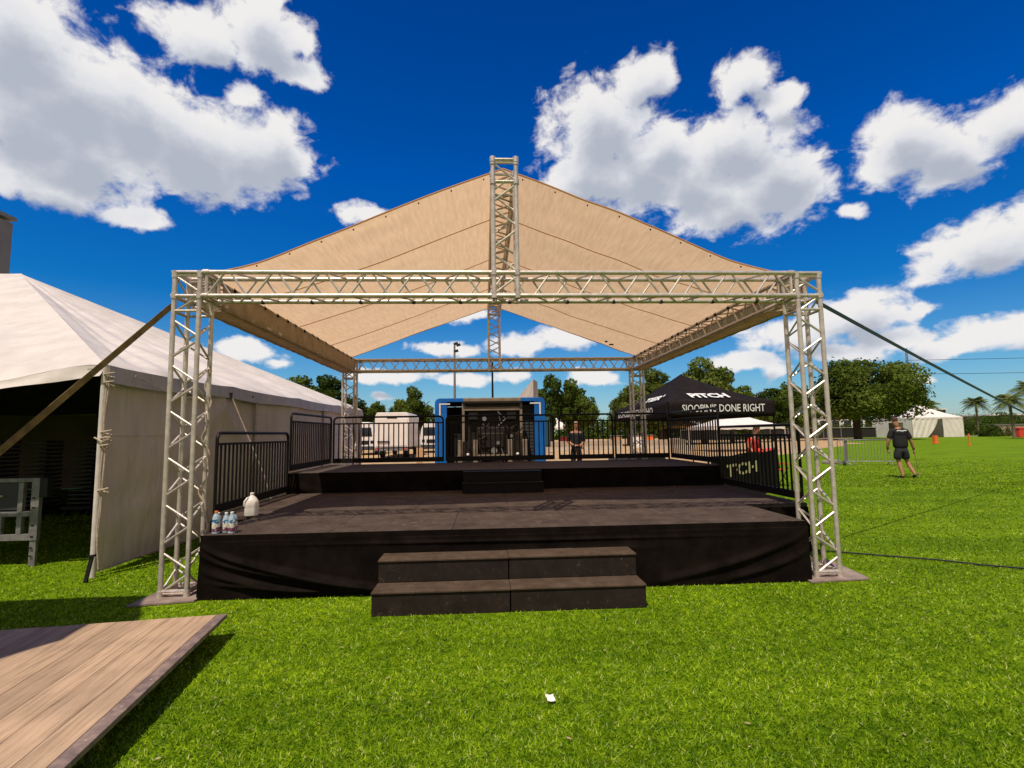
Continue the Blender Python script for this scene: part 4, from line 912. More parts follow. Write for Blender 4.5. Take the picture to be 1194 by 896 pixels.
def walking_man():
    # walks away to the right, head bowed a little, a stick hanging from his right hand
    root = empty('person', (16.35, 10.45, 0), 'man in black t-shirt and shorts walking away on the grass holding a thin stick', 'person', rz=-.25)
    # local: +y away from the camera, x to the right
    J = [((0,0,1.02),(.12,.09))]; Ed = []
    a = chain(J, Ed, 0, [((0,.0,1.18),(.11,.085)), ((-.01,.0,1.36),(.12,.09)), ((-.02,.01,1.50),(.10,.075))]); ch = a
    chain(J, Ed, ch, [((-.04,.02,1.60),.062), ((-.07,.045,1.70),(.075,.085)), ((-.085,.05,1.80),(.082,.10)), ((-.09,.045,1.87),(.060,.075))])
    sl_ = chain(J, Ed, ch, [((-.23,0,1.49),.070), ((-.285,-.01,1.30),.060), ((-.33,0,1.17),.050), ((-.35,.04,1.03),.043), ((-.34,.07,.93),.030)]); hand(J, Ed, sl_, J[sl_][0], (.05,.06,-1), (1,0,0), 1.05)
    sr_ = chain(J, Ed, ch, [((.19,0,1.48),.070), ((.25,-.01,1.28),.060), ((.31,.0,1.13),.050), ((.36,.03,.98),.043), ((.385,.05,.88),.030)]); hand(J, Ed, sr_, J[sr_][0], (.08,.05,-1), (-1,0,0), 1.05)
    chain(J, Ed, 0, [((-.085,0,.93),.105), ((-.095,.02,.72),.088), ((-.075,.04,.52),.062), ((-.06,.0,.36),.060), ((-.035,-.06,.12),.040), ((-.035,-.07,.06),.042), ((-.02,.06,.035),(.040,.026)), ((-.015,.13,.03),(.032,.02))])
    chain(J, Ed, 0, [((.095,0,.93),.105), ((.12,.03,.72),.088), ((.17,.06,.53),.062), ((.215,.02,.37),.060), ((.27,-.10,.17),.040), ((.28,-.12,.12),.042), ((.30,-.02,.05),(.040,.028)), ((.31,.04,.03),(.032,.02))])
    skin_mesh('body', J, Ed, M['skin'], root)
    face(root, (-.085,.055,1.81), (-.15,1,-.35), 1.0, M['skin'], None, M['hair'])
    J = [((0,0,.88),(.215,.18))]; Ed = []
    c = chain(J, Ed, 0, [((0,.0,1.08),(.225,.175)), ((0,.0,1.22),(.225,.17)), ((-.01,.0,1.38),(.235,.165)), ((-.02,.01,1.50),(.19,.13))])
    chain(J, Ed, c, [((-.035,.018,1.575),.080)])
    chain(J, Ed, c, [((-.22,0,1.50),.088), ((-.29,-.01,1.30),.084), ((-.305,-.01,1.235),.083)]); chain(J, Ed, c, [((.18,0,1.49),.088), ((.255,-.01,1.28),.084), ((.275,-.01,1.215),.083)])
    skin_mesh('t_shirt', J, Ed, M['shirt'], root)
    # pale print across the shoulders
    MB().grid(lambda u, v: Vector((-.15+.27*u, -.175-.018*math.sin(PI*u), 1.475+.03*v+.012*math.sin(u*9)-.02*abs(u-.5))), 10, 2).build('shoulder_print', M['letter_white'], root, solid=.004)
    J = [((0,0,.97),(.17,.15))]; Ed = []
    chain(J, Ed, 0, [((0,0,1.06),(.165,.14))]); chain(J, Ed, 0, [((-.09,0,.86),(.15,.15)), ((-.10,.02,.70),(.130,.13)), ((-.085,.035,.56),(.112,.115))]); chain(J, Ed, 0, [((.10,0,.86),(.15,.15)), ((.125,.03,.70),(.130,.13)), ((.155,.055,.565),(.112,.115))])
    skin_mesh('shorts', J, Ed, M['shorts'], root)
    for pts in ([((-.035,-.09,.055),(.045,.04)), ((-.03,0,.05),(.047,.045)), ((-.018,.10,.035),(.046,.032)), ((-.012,.15,.03),(.032,.024))], [((.28,-.14,.115),(.045,.042)), ((.295,-.05,.075),(.047,.045)), ((.308,.04,.042),(.046,.034)), ((.313,.08,.035),(.032,.026))]):
        J = [pts[0]]; Ed = []; chain(J, Ed, 0, pts[1:]); skin_mesh('shoe', J, Ed, M['shoe'], root)
    for pts in ([(-.34,.07,.955),(-.345,.065,.915)], [(.375,.04,.93),(.385,.05,.895)]): MB().tube(pts, .036, 12).build('glove_cuff', M['dark'], root, True)
    return root
man = walking_man()
stk = MB().tube([(0,0,.80),(.035,.01,.45),(.05,.0,.14)], .011, 8); stk.lathe((.052,0,.10), [(.012,0),(.028,.012),(.028,.035),(.012,.05)], 10)
s_o = stk.build('walking_stick', M['trim'], None, True, loc=(16.35+.385, 10.38, 0)); setp(s_o, 'thin stick with a pale tip hanging from the hand of the man in black', 'stick')

def standing(x, y, z0, h, shirt, trousers, skinm, hairm, label, arm='fold', rz=0, lean=0.0):
    root = empty('person', (x, y, z0), label, 'person', rz=rz); k = h/1.8
    V_ = lambda a, b, c: (a*k, (b+lean*max(0, c-.9))*k, c*k)
    def J_(lst): return [(V_(*p), (r*k if not isinstance(r, tuple) else (r[0]*k, r[1]*k))) for p, r in lst]
    J = J_([((0,0,.97),(.11,.08))]); Ed = []
    c = chain(J, Ed, 0, J_([((0,0,1.12),(.10,.075)), ((0,0,1.30),(.11,.08)), ((0,0,1.43),(.09,.065))]))
    chain(J, Ed, c, J_([((0,-.01,1.52),.055), ((0,-.02,1.60),(.07,.08)), ((0,-.02,1.69),(.08,.095)), ((0,-.015,1.76),(.058,.07))]))
    for sg in (-1, 1):
        if arm == 'fold': pts = [((.19*sg,0,1.41),.06), ((.25*sg,-.02,1.14),.045), ((.12*sg,-.22,1.05),.036), ((.06*sg,-.25,1.04),.026)]; dd = (-sg,-.1,0)
        elif arm == 'reach': pts = [((.19*sg,0,1.40),.06), ((.28*sg,-.08,1.16),.045), ((.30*sg,-.26,1.02),.036), ((.31*sg,-.32,1.0),.026)]; dd = (0,-1,-.2)
        else: pts = [((.19*sg,0,1.41),.06), ((.24*sg,.01,1.13),.045), ((.26*sg,-.03,.90),.036), ((.26*sg,-.04,.84),.026)]; dd = (0,-.1,-1)
        e = chain(J, Ed, c, J_(pts)); hand(J, Ed, e, J[e][0], dd, (0,0,-1) if arm != 'down' else (-sg,0,0), k)
        chain(J, Ed, 0, J_([((.09*sg,0,.88),.095), ((.10*sg,.0,.50),.06), ((.10*sg,.02,.34),.055), ((.10*sg,.03,.08),.038), ((.10*sg,-.06,.035),(.038,.026)), ((.105*sg,-.13,.03),(.03,.02))]))
    skin_mesh('body', J, Ed, skinm, root)
    hc = Vector(V_(0,-.02,1.68)); face(root, hc, (0,-1,-.05), k, skinm, None, hairm)
    J = J_([((0,0,.90),(.185,.145))]); Ed = []
    c = chain(J, Ed, 0, J_([((0,0,1.10),(.18,.14)), ((0,0,1.30),(.205,.145)), ((0,0,1.43),(.16,.12))]))
    for sg in (-1, 1): chain(J, Ed, c, J_([((.19*sg,0,1.415),.075), ((.235*sg,-.015,1.22),.068)] + ([((.25*sg,-.02,1.12),.06)] if arm != 'down' else [])))
    skin_mesh('shirt', J, Ed, shirt, root)
    J = J_([((0,0,.94),(.15,.125))]); Ed = []; chain(J, Ed, 0, J_([((0,0,1.05),(.145,.115))]))
    for sg in (-1, 1): chain(J, Ed, 0, J_([((.09*sg,0,.88),.11), ((.10*sg,0,.50),.08), ((.10*sg,.03,.10),.062)]))
    skin_mesh('trousers', J, Ed, trousers, root)
    for sg in (-1, 1):
        J = J_([((.10*sg,.04,.06),(.045,.05)), ((.10*sg,-.05,.045),(.045,.042)), ((.105*sg,-.15,.035),(.035,.028))]); skin_mesh('shoe', J, [(0,1),(1,2)], M['shoe'], root)
    return root
standing(6.15, 11.3, .10, 1.86, M['shirt'], M['shirt'], M['skin'], M['hair_light'], 'light-haired person in a dark shirt with folded hands behind the rear guard rail', 'fold')
standing(10.60, 8.75, 0, 1.70, M['red_shirt'], M['shorts'], M['skin'], M['hair'], 'person in a bright red shirt leaning over behind the black lettered banner', 'reach', rz=.5, lean=-.25)
# pallet the stagehand stands on
pl_ = empty('loading_pallet', (6.15,11.3,.004), 'low wooden pallet under the person behind the rear rail', 'pallet')
for i in range(6): MB().box((-.6,-.5+i*.18,.075),(.6,-.38+i*.18,.095)).build('slat', M['tan_wood'], pl_)
for xx in (-.55,0,.5): MB().box((xx,-.5,.0),(xx+.06,.52,.073)).build('bearer', M['tan_wood'], pl_)
# red gear beside that person
rb = empty('folding_chair', (11.35, 9.0, 0), 'red folding camp chair just right of the person in red', 'folding chair')
MB().grid(lambda u, v: Vector((-.27+.54*u, .18+.12*v, .45+.62*v-.03*math.sin(PI*u))), 10, 6).build('backrest', M['red_shirt'], rb, True, solid=.008)
MB().grid(lambda u, v: Vector((-.27+.54*u, -.24+.44*v, .46-.04*math.sin(PI*u)*math.sin(PI*v))), 8, 8).build('seat', M['red_shirt'], rb, True, solid=.008)
for sx in (-.29,.29):
    for p, q in (((sx,-.26,.01),(sx,.24,.52)), ((sx,.26,.01),(sx,-.24,.52)), ((sx,.16,.42),(sx,.31,1.07))): MB().tube([p,q], .012, 8).build('leg', M['dark'], rb)
    MB().box((sx-.03,-.26,.60),(sx+.03,.22,.625)).build('armrest', M['red_shirt'], rb)

# ------------------------------------------------------------------ black canopy tent behind, right
def pop_up():
    x0, x1, y0, y1 = 8.41, 11.50, 9.0, 15.0; zv0, zv1 = 1.97, 2.42; cx, cy, zp = (x0+x1)/2, (y0+y1)/2, 3.52
    root = empty('canopy_tent', (cx, cy, 0), 'black pop-up canopy tent with white lettering on its peaked roof and valance', 'canopy tent'); o = Vector((cx, cy, 0)); P = Vector((cx, cy, zp))
    cs = [Vector((x0,y0,zv1)), Vector((x1,y0,zv1)), Vector((x1,y1,zv1)), Vector((x0,y1,zv1))]
    def surf(i):
        a, b = cs[i], cs[(i+1) % 4]
        def fn(u, v):
            q = a.lerp(b, u).lerp(P, v); q.z = zv1+(zp-zv1)*(v**1.35*.75+v*.25)-.03*math.sin(PI*u)*(1-v); return q-o
        return fn
    for i in range(4): MB().grid(surf(i), 24, 24).build('roof_panel', M['black_cloth'], root, True)
    for i in range(4):
        a, b = cs[i], cs[(i+1) % 4]; nn = Vector(((b-a).y, -(b-a).x, 0)).normalized()
        MB().grid(lambda u, v: a.lerp(b, u)+nn*(.012+.006*noise.noise(Vector((u*8, v, i))))+Vector((0,0,-(zv1-zv0)*(1-v)))-o, 30, 4).build('valance', M['black_cloth'], root, True, solid=.003)
    for c in cs:
        p_ = MB().box((c.x-.02-o.x+(.03 if c.x == x0 else -.03), c.y-.02-o.y+(.03 if c.y == y0 else -.03), .0), (c.x+.02-o.x+(.03 if c.x == x0 else -.03), c.y+.02-o.y+(.03 if c.y == y0 else -.03), zv1-.02)).build('leg', M['black_steel'], root)
    f = MB()
    for i in range(4):
        a, b = cs[i], cs[(i+1) % 4]
        for k in range(2):
            p, q = a.lerp(b, k/2+.01), a.lerp(b, k/2+.49); dz = Vector((0,0,-.35)); f.tube([p-o+Vector((0,0,-.06)), q-o+dz], .012, 6); f.tube([p-o+dz, q-o+Vector((0,0,-.06))], .012, 6)
    f.build('scissor_frame', M['black_steel'], root)
    # lettering
    yf = y0-.034
    lettering("SIOOPIN'S DONE RIGHT", .30, lambda x, y: Vector((9.99+x, yf, 2.20+y))-o, M['letter_white'], root, .002, 'valance_lettering', .74)
    lettering("DCHOBIL & CUNCHO", .30, lambda x, y: Vector((x0-.026, 12.4-x*1.75, 2.20+y))-o, M['letter_white'], root, .004, 'valance_lettering', .8)
    s0 = surf(0)
    def onroof(x, y, cu=.46, cv=.22, k=1.0):
        v = cv+y*.62; wid = 3.09*(1-v); u = cu+x/wid; q = s0(u, v); return q+Vector((0,-.04,.045))
    lettering('PITCH', .34, lambda x, y: onroof(x, y), M['letter_white'], root, .014, 'roof_lettering', 1.25)
    s3 = surf(3)
    def onroof2(x, y):
        v = .20+y*.62; wid = 6.0*(1-v); u = .70+x*1.9/wid; q = s3(u, v); return q+Vector((-.05,0,.05))
    lettering("TIER'", .38, onroof2, M['letter_white'], root, .012, 'roof_lettering', 1.1)
pop_up()
def banner():
    a = Vector((7.62,4.70,0)); b = Vector((10.95,8.10,0)); d = b-a; L_ = d.length; u_ = d.normalized(); nn = Vector((u_.y,-u_.x,0)); c = (a+b)/2
    root = empty('banner_barrier', c, 'black cloth covered barrier with pale yellow lettering right of the stage', 'banner')
    MB().grid(lambda u, v: a+d*u+nn*(.03+.03*noise.noise(Vector((u*7, v*2, 2)))+.02*math.sin(u*22+v*3))+Vector((0,0,.02+(1.03+.015*math.cos(u*PI*4))*v))-c, 80, 12).build('cloth_cover', M['black_cloth'], root, True)
    f = MB()
    for t in (0.0,.33,.66,1.0): p = a+d*t-c; f.tube([p, p+Vector((0,0,1.03))], .02, 8)
    f.tube([a-c+Vector((0,0,1.0)), b-c+Vector((0,0,1.0))], .02, 8); f.build('frame', M['black_steel'], root)
    lettering('TCH', .34, lambda x, y: a+d*.36+u_*x+nn*.10+Vector((0,0,.72+y))-c, M['letter_yellow'], root, .012, 'banner_lettering', 3.0)
banner()
# dark gear cases seen through the rails, right
for x, y, w, h, lab in ((7.9,9.6,.9,.75,'black equipment case under the canopy tent'),(8.75,10.2,.5,.5,'smaller black equipment case beside the taller one under the canopy tent')):
    r_ = empty('equipment_case', (x,y,0), lab, 'case'); MB().box((-w/2,-.35,.10),(w/2,.35,h)).build('body', M['dark'], r_, bevel=.02); MB().box((-w/2-.005,-.355,h+.002),(w/2+.005,.355,h+.14)).build('lid', M['dark'], r_, bevel=.02)
    for sx in (-1,1):
        MB().tube([(sx*w*.4-.02,-.28,.05),(sx*w*.4+.02,-.28,.05)], .048, 12).build('castor', M['tie'], r_); MB().tube([(sx*w*.4-.02,.28,.05),(sx*w*.4+.02,.28,.05)], .048, 12).build('castor', M['tie'], r_)

# ------------------------------------------------------------------ blue container with machinery
def container():
    x0, x1, y0, y1, h = 1.84, 4.90, 9.0, 11.4, 2.58
    root = empty('blue_container', ((x0+x1)/2, y0, .004), 'open-fronted blue container with rounded roof edges behind the stage', 'container'); o = Vector(((x0+x1)/2, y0, .004)); r = .14
    def prof(inset):
        pts = []; a0, a1, t = x0+inset, x1-inset, h-inset; rr = r-inset*.4
        pts.append((a0, 0))
        for k in range(7): a = PI-PI/2*k/6; pts.append((a0+rr+rr*math.cos(a), t-rr+rr*math.sin(a)))
        for k in range(7): a = PI/2-PI/2*k/6; pts.append((a1-rr+rr*math.cos(a), t-rr+rr*math.sin(a)))
        pts.append((a1, 0)); return pts
    A, B = prof(0), prof(.11); n = len(A); vs = []; fs = []
    for (p, q) in zip(A, B):
        vs += [Vector((p[0],y0,p[1]))-o, Vector((p[0],y1,p[1]))-o, Vector((q[0],y0,q[1]))-o, Vector((q[0],y1,q[1]))-o]
    for i in range(n-1):
        a = i*4; b = a+4; fs += [(a,b,b+1,a+1), (a+2,a+3,b+3,b+2), (a,a+2,b+2,b), (a+1,b+1,b+3,a+3)]
    MB().add(vs, fs).build('shell', M['blue'], root, False, bevel=.01)
    MB().box((x0+.11-o.x, y1-o.y-.06, .0), (x1-.11-o.x, y1-o.y-.02, h-.13)).build('rear_wall', M['grey_dark'], root)
    MB().box((x0+.115-o.x, .02, .02), (x1-.115-o.x, y1-y0-.07, .08)).build('floor_plate', M['grey_dark'], root)
    for xx, sg in ((x0+.12,1), (x1-.12,-1)):
        g = MB().box((xx-.0-o.x if sg > 0 else xx-.04-o.x, -.012, h-.50), (xx+.04-o.x if sg > 0 else xx-o.x, -.004, h-.15)); g.box((xx-o.x if sg > 0 else xx-.30-o.x, -.013, h-.185), (xx+.30-o.x if sg > 0 else xx-o.x, -.005, h-.15)); g.build('corner_edging', M['white_paint'], root)
    MB().box((x0+.113-o.x,-.003,.0),(x0+.33-o.x,.05,h-.12)).build('front_jamb', M['blue'], root); MB().box((x1-.30-o.x,-.003,.0),(x1-.113-o.x,.05,h-.12)).build('front_jamb', M['blue'], root)
    MB().tube([(2.72-o.x,.05,.08),(2.72-o.x,.05,h-.13)], .03, 10).build('post', M['beige'], root)
    # slatted shutter on the right bay
    s = MB()
    for k in range(24): z = .12+k*.095; s.box((4.12-o.x,.25,z), (x1-.125-o.x,.275,z+.075))
    s.build('shutter', M['grey_dark'], root)
    MB().box((2.05-o.x,.4,.6),(2.6-o.x,1.0,2.1)).build('cabinet', M['dark'], root, bevel=.01)
container()
def machine():
    o = Vector((3.42, 8.75, .004)); root = empty('power_unit', o, 'beige framed power unit with exposed dark machinery filling the middle of the blue container', 'machine')
    w = .78
    MB().box((-w,-.16,2.44),(w,.10,2.55)).build('hood', M['beige'], root, bevel=.02); MB().box((-w-.02,-.2,2.40),(w+.02,.1,2.435)).build('hood_lip', M['engine'], root); MB().box((-w+.02,-.13,2.20),(w-.02,.1,2.30)).build('cross_bar', M['beige'], root, bevel=.01)
    MB().box((-w+.05,-.10,2.30),(w-.05,.08,2.40)).build('vent_strip', M['engine'], root)
    for sx in (-1,1):
        MB().box((sx*w-.035,-.12,.1),(sx*w+.035,.1,2.398)).build('side_post', M['beige'], root, bevel=.01)
        MB().box((sx*.52-.13,-.10,1.95),(sx*.52+.13,.05,2.19)).build('lamp_box', M['dark'], root, bevel=.02)
        for dx in (-.20,.0,.20): MB().box((sx*.66+dx-.06,-.30,.30),(sx*.66+dx+.06,-.16,1.42)).build('guard_plate', M['beige'], root, bevel=.01) if dx else None
        MB().box((sx*.66-.13,-.26,.35),(sx*.66+.13,-.18,1.38)).build('guard_backing', M['engine'], root); MB().lathe((sx*.66,-.30,1.02), [(.04,0),(.04,.03),(.02,.05)], 12).build('reflector', M['white_paint'], root)
    MB().box((-w+.04,.06,.1),(w-.04,.14,2.2)).build('back_plate', M['engine'], root)
    rn = random.Random(5)
    e = MB(); e.box((-.42,-.14,.9),(.42,.04,1.75)); e.box((-.3,-.2,1.2),(.3,-.14,1.6)); e.build('engine_block', M['engine'], root, bevel=.02)
    for k in range(16):
        p = [Vector((rn.uniform(-.66,.66), rn.uniform(-.24,-.12), rn.uniform(.6,2.1)))]
        for j in range(4): p.append(p[-1]+Vector((rn.uniform(-.22,.22), rn.uniform(-.04,.04), rn.uniform(-.28,.22))))
        MB().tube(p, rn.uniform(.012,.028), 7).build('hose', M['engine'] if k % 3 else M['grey_metal'], root, True)
    for k in range(9):
        x, z = rn.uniform(-.6,.6), rn.uniform(.8,2.0); MB().tube([(x,-.24,z),(x,-.14,z)], rn.uniform(.03,.09), 14).build('pulley', M['grey_metal'] if k % 2 else M['engine'], root, True)
    MB().box((-.4,-.28,.98),(.4,-.18,1.03)).build('tow_bar', M['beige'], root)
machine()
# pale wedge shaped tent peak behind the container
w_ = empty('tent_peak', (4.95,15,0), 'pale pointed canvas fin rising behind the right end of the blue container', 'tent')
MB().add([(-.45,0,2.95),(.20,0,2.95),(.20,.0,3.72),(.44,.5,2.95),(.42,.5,3.66),(-.45,.5,2.95)], [(0,1,2),(1,3,4,2),(0,2,4,5),(5,4,3),(0,5,3,1)]).build('canvas_fin', M['wall_vinyl'], w_)
for x, y in ((-.4,.05),(.17,.05),(.38,.45)): MB().tube([(x,y,0),(x,y,2.95)], .03, 8).build('leg', M['alu_dull'], w_)
pp = empty('mast_pole', (3.49,12,0), 'thin black pole rising behind the blue container to the rear truss beam', 'pole'); MB().tube([(0,0,0),(0,0,4.0)], [.045,.03], 10).build('shaft', M['black_steel'], pp, True); MB().lathe((0,0,.0), [(.2,0),(.2,.02),(.06,.05)], 12).build('base', M['black_steel'], pp)

# ------------------------------------------------------------------ vehicles and yard things
def box_truck():
    r_ = empty('box_truck', (-3.35, 32, 0), 'white box truck parked on the dirt lot with its cargo body towards the stage', 'truck', rz=.0); W2 = 1.2
    MB().extr([(-W2,0,.75),(W2,0,.75),(W2,0,2.95),(W2-.15,0,3.22),(-W2+.15,0,3.22),(-W2,0,2.95)], (0,5.5,0)).build('cargo_body', M['white_paint'], r_, bevel=.03)
    MB().box((-W2+.12,-.03,.85),(W2-.12,-.005,2.75)).build('roller_door', M['white_far'], r_, bevel=.01); MB().box((-.35,-.05,2.80),(.35,-.01,2.88)).build('marker_lights', M['dark'], r_); MB().box((-1.0,-.10,1.10),(-.15,-.035,1.2)).build('handle_bar', M['grey_dark'], r_)
    MB().box((-W2,-.2,.52),(W2,-.05,.68)).build('bumper', M['grey_metal'], r_); MB().box((-.8,.1,.5),(.8,6.8,.73)).build('chassis', M['dark'], r_)
    MB().extr([(-1.05,5.6,.6),(-1.05,7.5,.6),(-1.05,7.5,1.35),(-1.05,6.9,2.25),(-1.05,5.6,2.3)], (2.1,0,0)).build('cab', M['white_paint'], r_, bevel=.05)
    for x in (-1.0,.72):
        for y in (1.2,6.4): w1 = MB().tube([(x,y,.46),(x+.28,y,.46)], .46, 20).build('tyre', M['tie'], r_, True); MB().tube([(x-.01,y,.46),(x+.29,y,.46)], .22, 14).build('rim', M['grey_metal'], w1)
    for x in (-1.05,.9): MB().box((x,-.22,.6),(x+.15,-.195,.7)).build('tail_light', M['red'], r_)
    return r_
bt = box_truck()
def van(x, y, rz, label, s=1.0, m='white_paint'):
    r_ = empty('parked_van', (x, y, 0), label, 'van', rz=rz)
    P = [(-.92,.35),(.92,.35),(.96,1.1),(.86,1.75),(.74,2.05),(.5,2.22),(-.5,2.22),(-.74,2.05),(-.86,1.75),(-.96,1.1)]
    MB().extr([(a*s,0,b*s) for a, b in P], (0,4.6*s,0)).build('body', M[m], r_, True, bevel=.05)
    MB().extr([(-.74*s,-.012,1.25*s),(.74*s,-.012,1.25*s),(.66*s,-.012,1.85*s),(-.66*s,-.012,1.85*s)], (0,.01,0)).build('windscreen', M['glass'], r_)
    MB().box((-.9*s,-.12,.35*s),(.9*s,-.005,.6*s)).build('bumper', M['grey_dark'], r_, bevel=.02); MB().box((-.5*s,-.02,.72*s),(.5*s,-.006,.98*s)).build('grille', M['dark'], r_)
    for sx in (-1,1): MB().box((sx*.72*s-.12,-.025,.78*s),(sx*.72*s+.12,-.006,.98*s)).build('headlight', M['glass'], r_, bevel=.01); MB().box((sx*1.02*s-.08,.5,1.3*s),(sx*1.02*s+.08,.6,1.55*s)).build('mirror', M['dark'], r_)
    for sx in (-1,1):
        for yy in (.9,3.6): t = MB().tube([(sx*.96*s-.02,yy*s,.34*s),(sx*.78*s,yy*s,.34*s)], .34*s, 18).build('tyre', M['tie'], r_, True); MB().tube([(sx*.97*s,yy*s,.34*s),(sx*.9*s,yy*s,.34*s)], .18*s, 12).build('rim', M['grey_metal'], t)
    return r_
van(-6.9, 38, 0, 'white van with dark windscreen parked left of the box truck', 1.22)
van(-1.3, 41, .12, 'white van partly hidden between the box truck and the blue container', 1.22)
b_ = empty('plywood_stand', (-.05,21,0), 'tan plywood board standing left of the blue container', 'board'); MB().box((-.16,0,.0),(.16,.03,.95)).build('board', M['tan_wood'], b_); MB().tube([(0,.03,.8),(0,.45,.0)], .02, 6).build('brace', M['tan_wood'], b_)
# barricade on the right
def barricade(x, y, rz, label):
    r_ = empty('crowd_barrier', (x, y, 0), label, 'crowd barrier', rz=rz); L_ = 2.25
    f = MB(); pts = [(-L_/2,0,.15),(-L_/2,0,1.0),(-L_/2+.08,0,1.08),(L_/2-.08,0,1.08),(L_/2,0,1.0),(L_/2,0,.15),(-L_/2,0,.15)]; f.tube(pts, .021, 8); f.build('frame', M['grey_metal'], r_, True)
    first = None
    for i in range(1, 19):
        if first is None: q = first = MB().tube([(0,0,.16),(0,0,1.07)], .0095, 6).build('bar', M['grey_metal'], r_)
        else: q = first.copy(); COL.objects.link(q); q.parent = r_
        q.location = (-L_/2+L_*i/19, 0, 0)
    for sx in (-1,1):
        MB().tube([(sx*.85,-.32,.0),(sx*.85,-.28,.02),(sx*.85,0,.15),(sx*.85,.28,.02),(sx*.85,.32,0)], .018, 8).build('foot', M['grey_metal'], r_, True)
    return r_
barricade(19.75, 16.45, -.30, 'grey steel crowd barrier standing on the grass left of the walking man')
barricade(19.2, 17.0, .9, 'grey steel crowd barrier set at an angle at the left end of the other barrier')
MB().obox((0,0,.09), (.30,.05,.02), (-.05,.2,.0), (0,.02,.07)).build('stone_block', M['rock'], loc=(18.9,17.6,0), bevel=.03); setp(bpy.data.objects['stone_block'], 'flat pale sandbag like block lying on the grass left of the crowd barriers', 'block')
# white tent far right
def far_tent(x, y, w, d, e, p, label, walls=True, nm='frame_tent', grp=None, mm='white_far', door=None):
    r_ = empty(nm, (x, y, 0), label, 'tent', grp)
    vs = [(-w/2,-d/2,e),(w/2,-d/2,e),(w/2,d/2,e),(-w/2,d/2,e)]; ap = Vector((0,0,p))
    for i in range(4):
        a, b = Vector(vs[i]), Vector(vs[(i+1) % 4])
        MB().grid(lambda u, v: a.lerp(b, u).lerp(ap, v)+Vector((0,0,-.10*(p-e)*math.sin(PI*v)+.02*math.sin(u*22)*(1-v))), 16, 10).build('roof_panel', M[mm], r_, True)
        nn = Vector(((b-a).y, -(b-a).x, 0)).normalized()
        MB().grid(lambda u, v: a.lerp(b, u)+nn*.03+Vector((0,0,-.25*(1-v)-.03*math.sin(u*40))), 30, 2).build('valance', M[mm], r_, True)
    for c in vs: MB().tube([(c[0],c[1],0),c], .04, 8).build('pole', M['alu_dull'], r_)
    if walls:
        for i in range(4):
            a, b = Vector((vs[i][0],vs[i][1],0)), Vector((vs[(i+1) % 4][0],vs[(i+1) % 4][1],0)); nn = Vector(((b-a).y, -(b-a).x, 0)).normalized()
            seg = [(0,1)] if i or not door else [(0,door[0]),(door[1],1)]
            for si, (u0, u1) in enumerate(seg):
                def fn(u, v, u0=u0, u1=u1, si=si, i=i):
                    uu = u0+(u1-u0)*u
                    if i == 0 and door and si == 0: uu = u0+(u1-u0)*u*(1-.45*(1-v)**1.6) 
                    return a.lerp(b, uu)+nn*(.03*math.sin(uu*60+v*9*(1 if si else -1)))+Vector((0,0,.02+(e-.03)*v))
                MB().grid(fn, 40, 8).build('side_wall', M[mm], r_, True)
    return r_
far_tent(75.9, 79, 8.6, 8.6, 3.2, 5.9, 'white peaked tent with one side flap pulled open at the far edge of the field', door=(.60,.66) and (.52,.60))
far_tent(22.5, 34, 5.4, 4.5, 1.9, 3.0, 'low white canopy roof behind the red shirted person', False, grp=None)
far_tent(12.4, 62, 5.5, 4, 2.3, 3.9, 'small white market canopy far beyond the dirt lot', False)
far_tent(27.5, 58, 4.0, 4, 2.2, 3.3, 'cream market canopy seen through the rails under the black canopy tent', False, mm='tan_wood')
# far post markers, cooler
OP = ((47.2,43.5),(43.8,36.4))
for i, (x, y, w) in enumerate(((OP[0][0],OP[0][1],.34),(OP[1][0],OP[1][1],.09))):
    o_ = MB().box((-w/2,-w/2,.0),(w/2,w/2,.78 if w > .2 else 1.0)); o_.box((-w/2-.04,-w/2-.04,0),(w/2+.04,w/2+.04,.12)); q = o_.build('orange_post', M['orange'], loc=(x,y,0), bevel=.02); setp(q, ('thick short orange marker post on the grass before the far white tent','thin orange marker post on the grass right of the far white tent')[i], 'marker post')
rc = empty('cooler', (79.5,65,0), 'red cooler box on the grass at the far right edge', 'cooler'); MB().box((-.9,-.5,0),(.9,.5,1.15)).build('body', M['red'], rc, bevel=.06); MB().box((-.95,-.55,1.152),(.95,.55,1.4)).build('lid', M['red'], rc, bevel=.05)

# poles, lattice mast, lines
lp = empty('light_pole', (.08,50,0), 'tall steel pole with three floodlights far behind the stage', 'light pole'); MB().tube([(0,0,0),(0,0,11.2)], [.16,.10], 10).build('shaft', M['grey_metal'], lp, True)
for dx, z in ((.15,11.3),(.42,11.15),(.18,10.5)): MB().obox((dx,0,z), (.22,0,.06), (0,.15,0), (-.04,0,.12)).build('floodlight', M['dark'], lp, bevel=.03)
lm = empty('radio_mast', (136,150,0), 'thin lattice radio mast rising right of the big oak', 'mast'); m = MB()
for k in range(3): a_ = 2*PI*k/3; m.tube([(.6*math.cos(a_),.6*math.sin(a_),0),(.25*math.cos(a_),.25*math.sin(a_),26.5)], .09, 5)
for j in range(26):
    for k in range(3): a_ = 2*PI*k/3; b2 = 2*PI*(k+1)/3; r0 = .6-.35*j/26; m.tube([(r0*math.cos(a_),r0*math.sin(a_),j),(r0*math.cos(b2),r0*math.sin(b2),j+1)], .04, 4)
m.build('lattice', M['grey_metal'], lm); MB().box((.3,-.4,20.5),(1.0,.4,22)).build('antenna', M['grey_metal'], lm); MB().box((.2,-.4,14),(1.2,.4,15)).build('antenna', M['grey_metal'], lm)
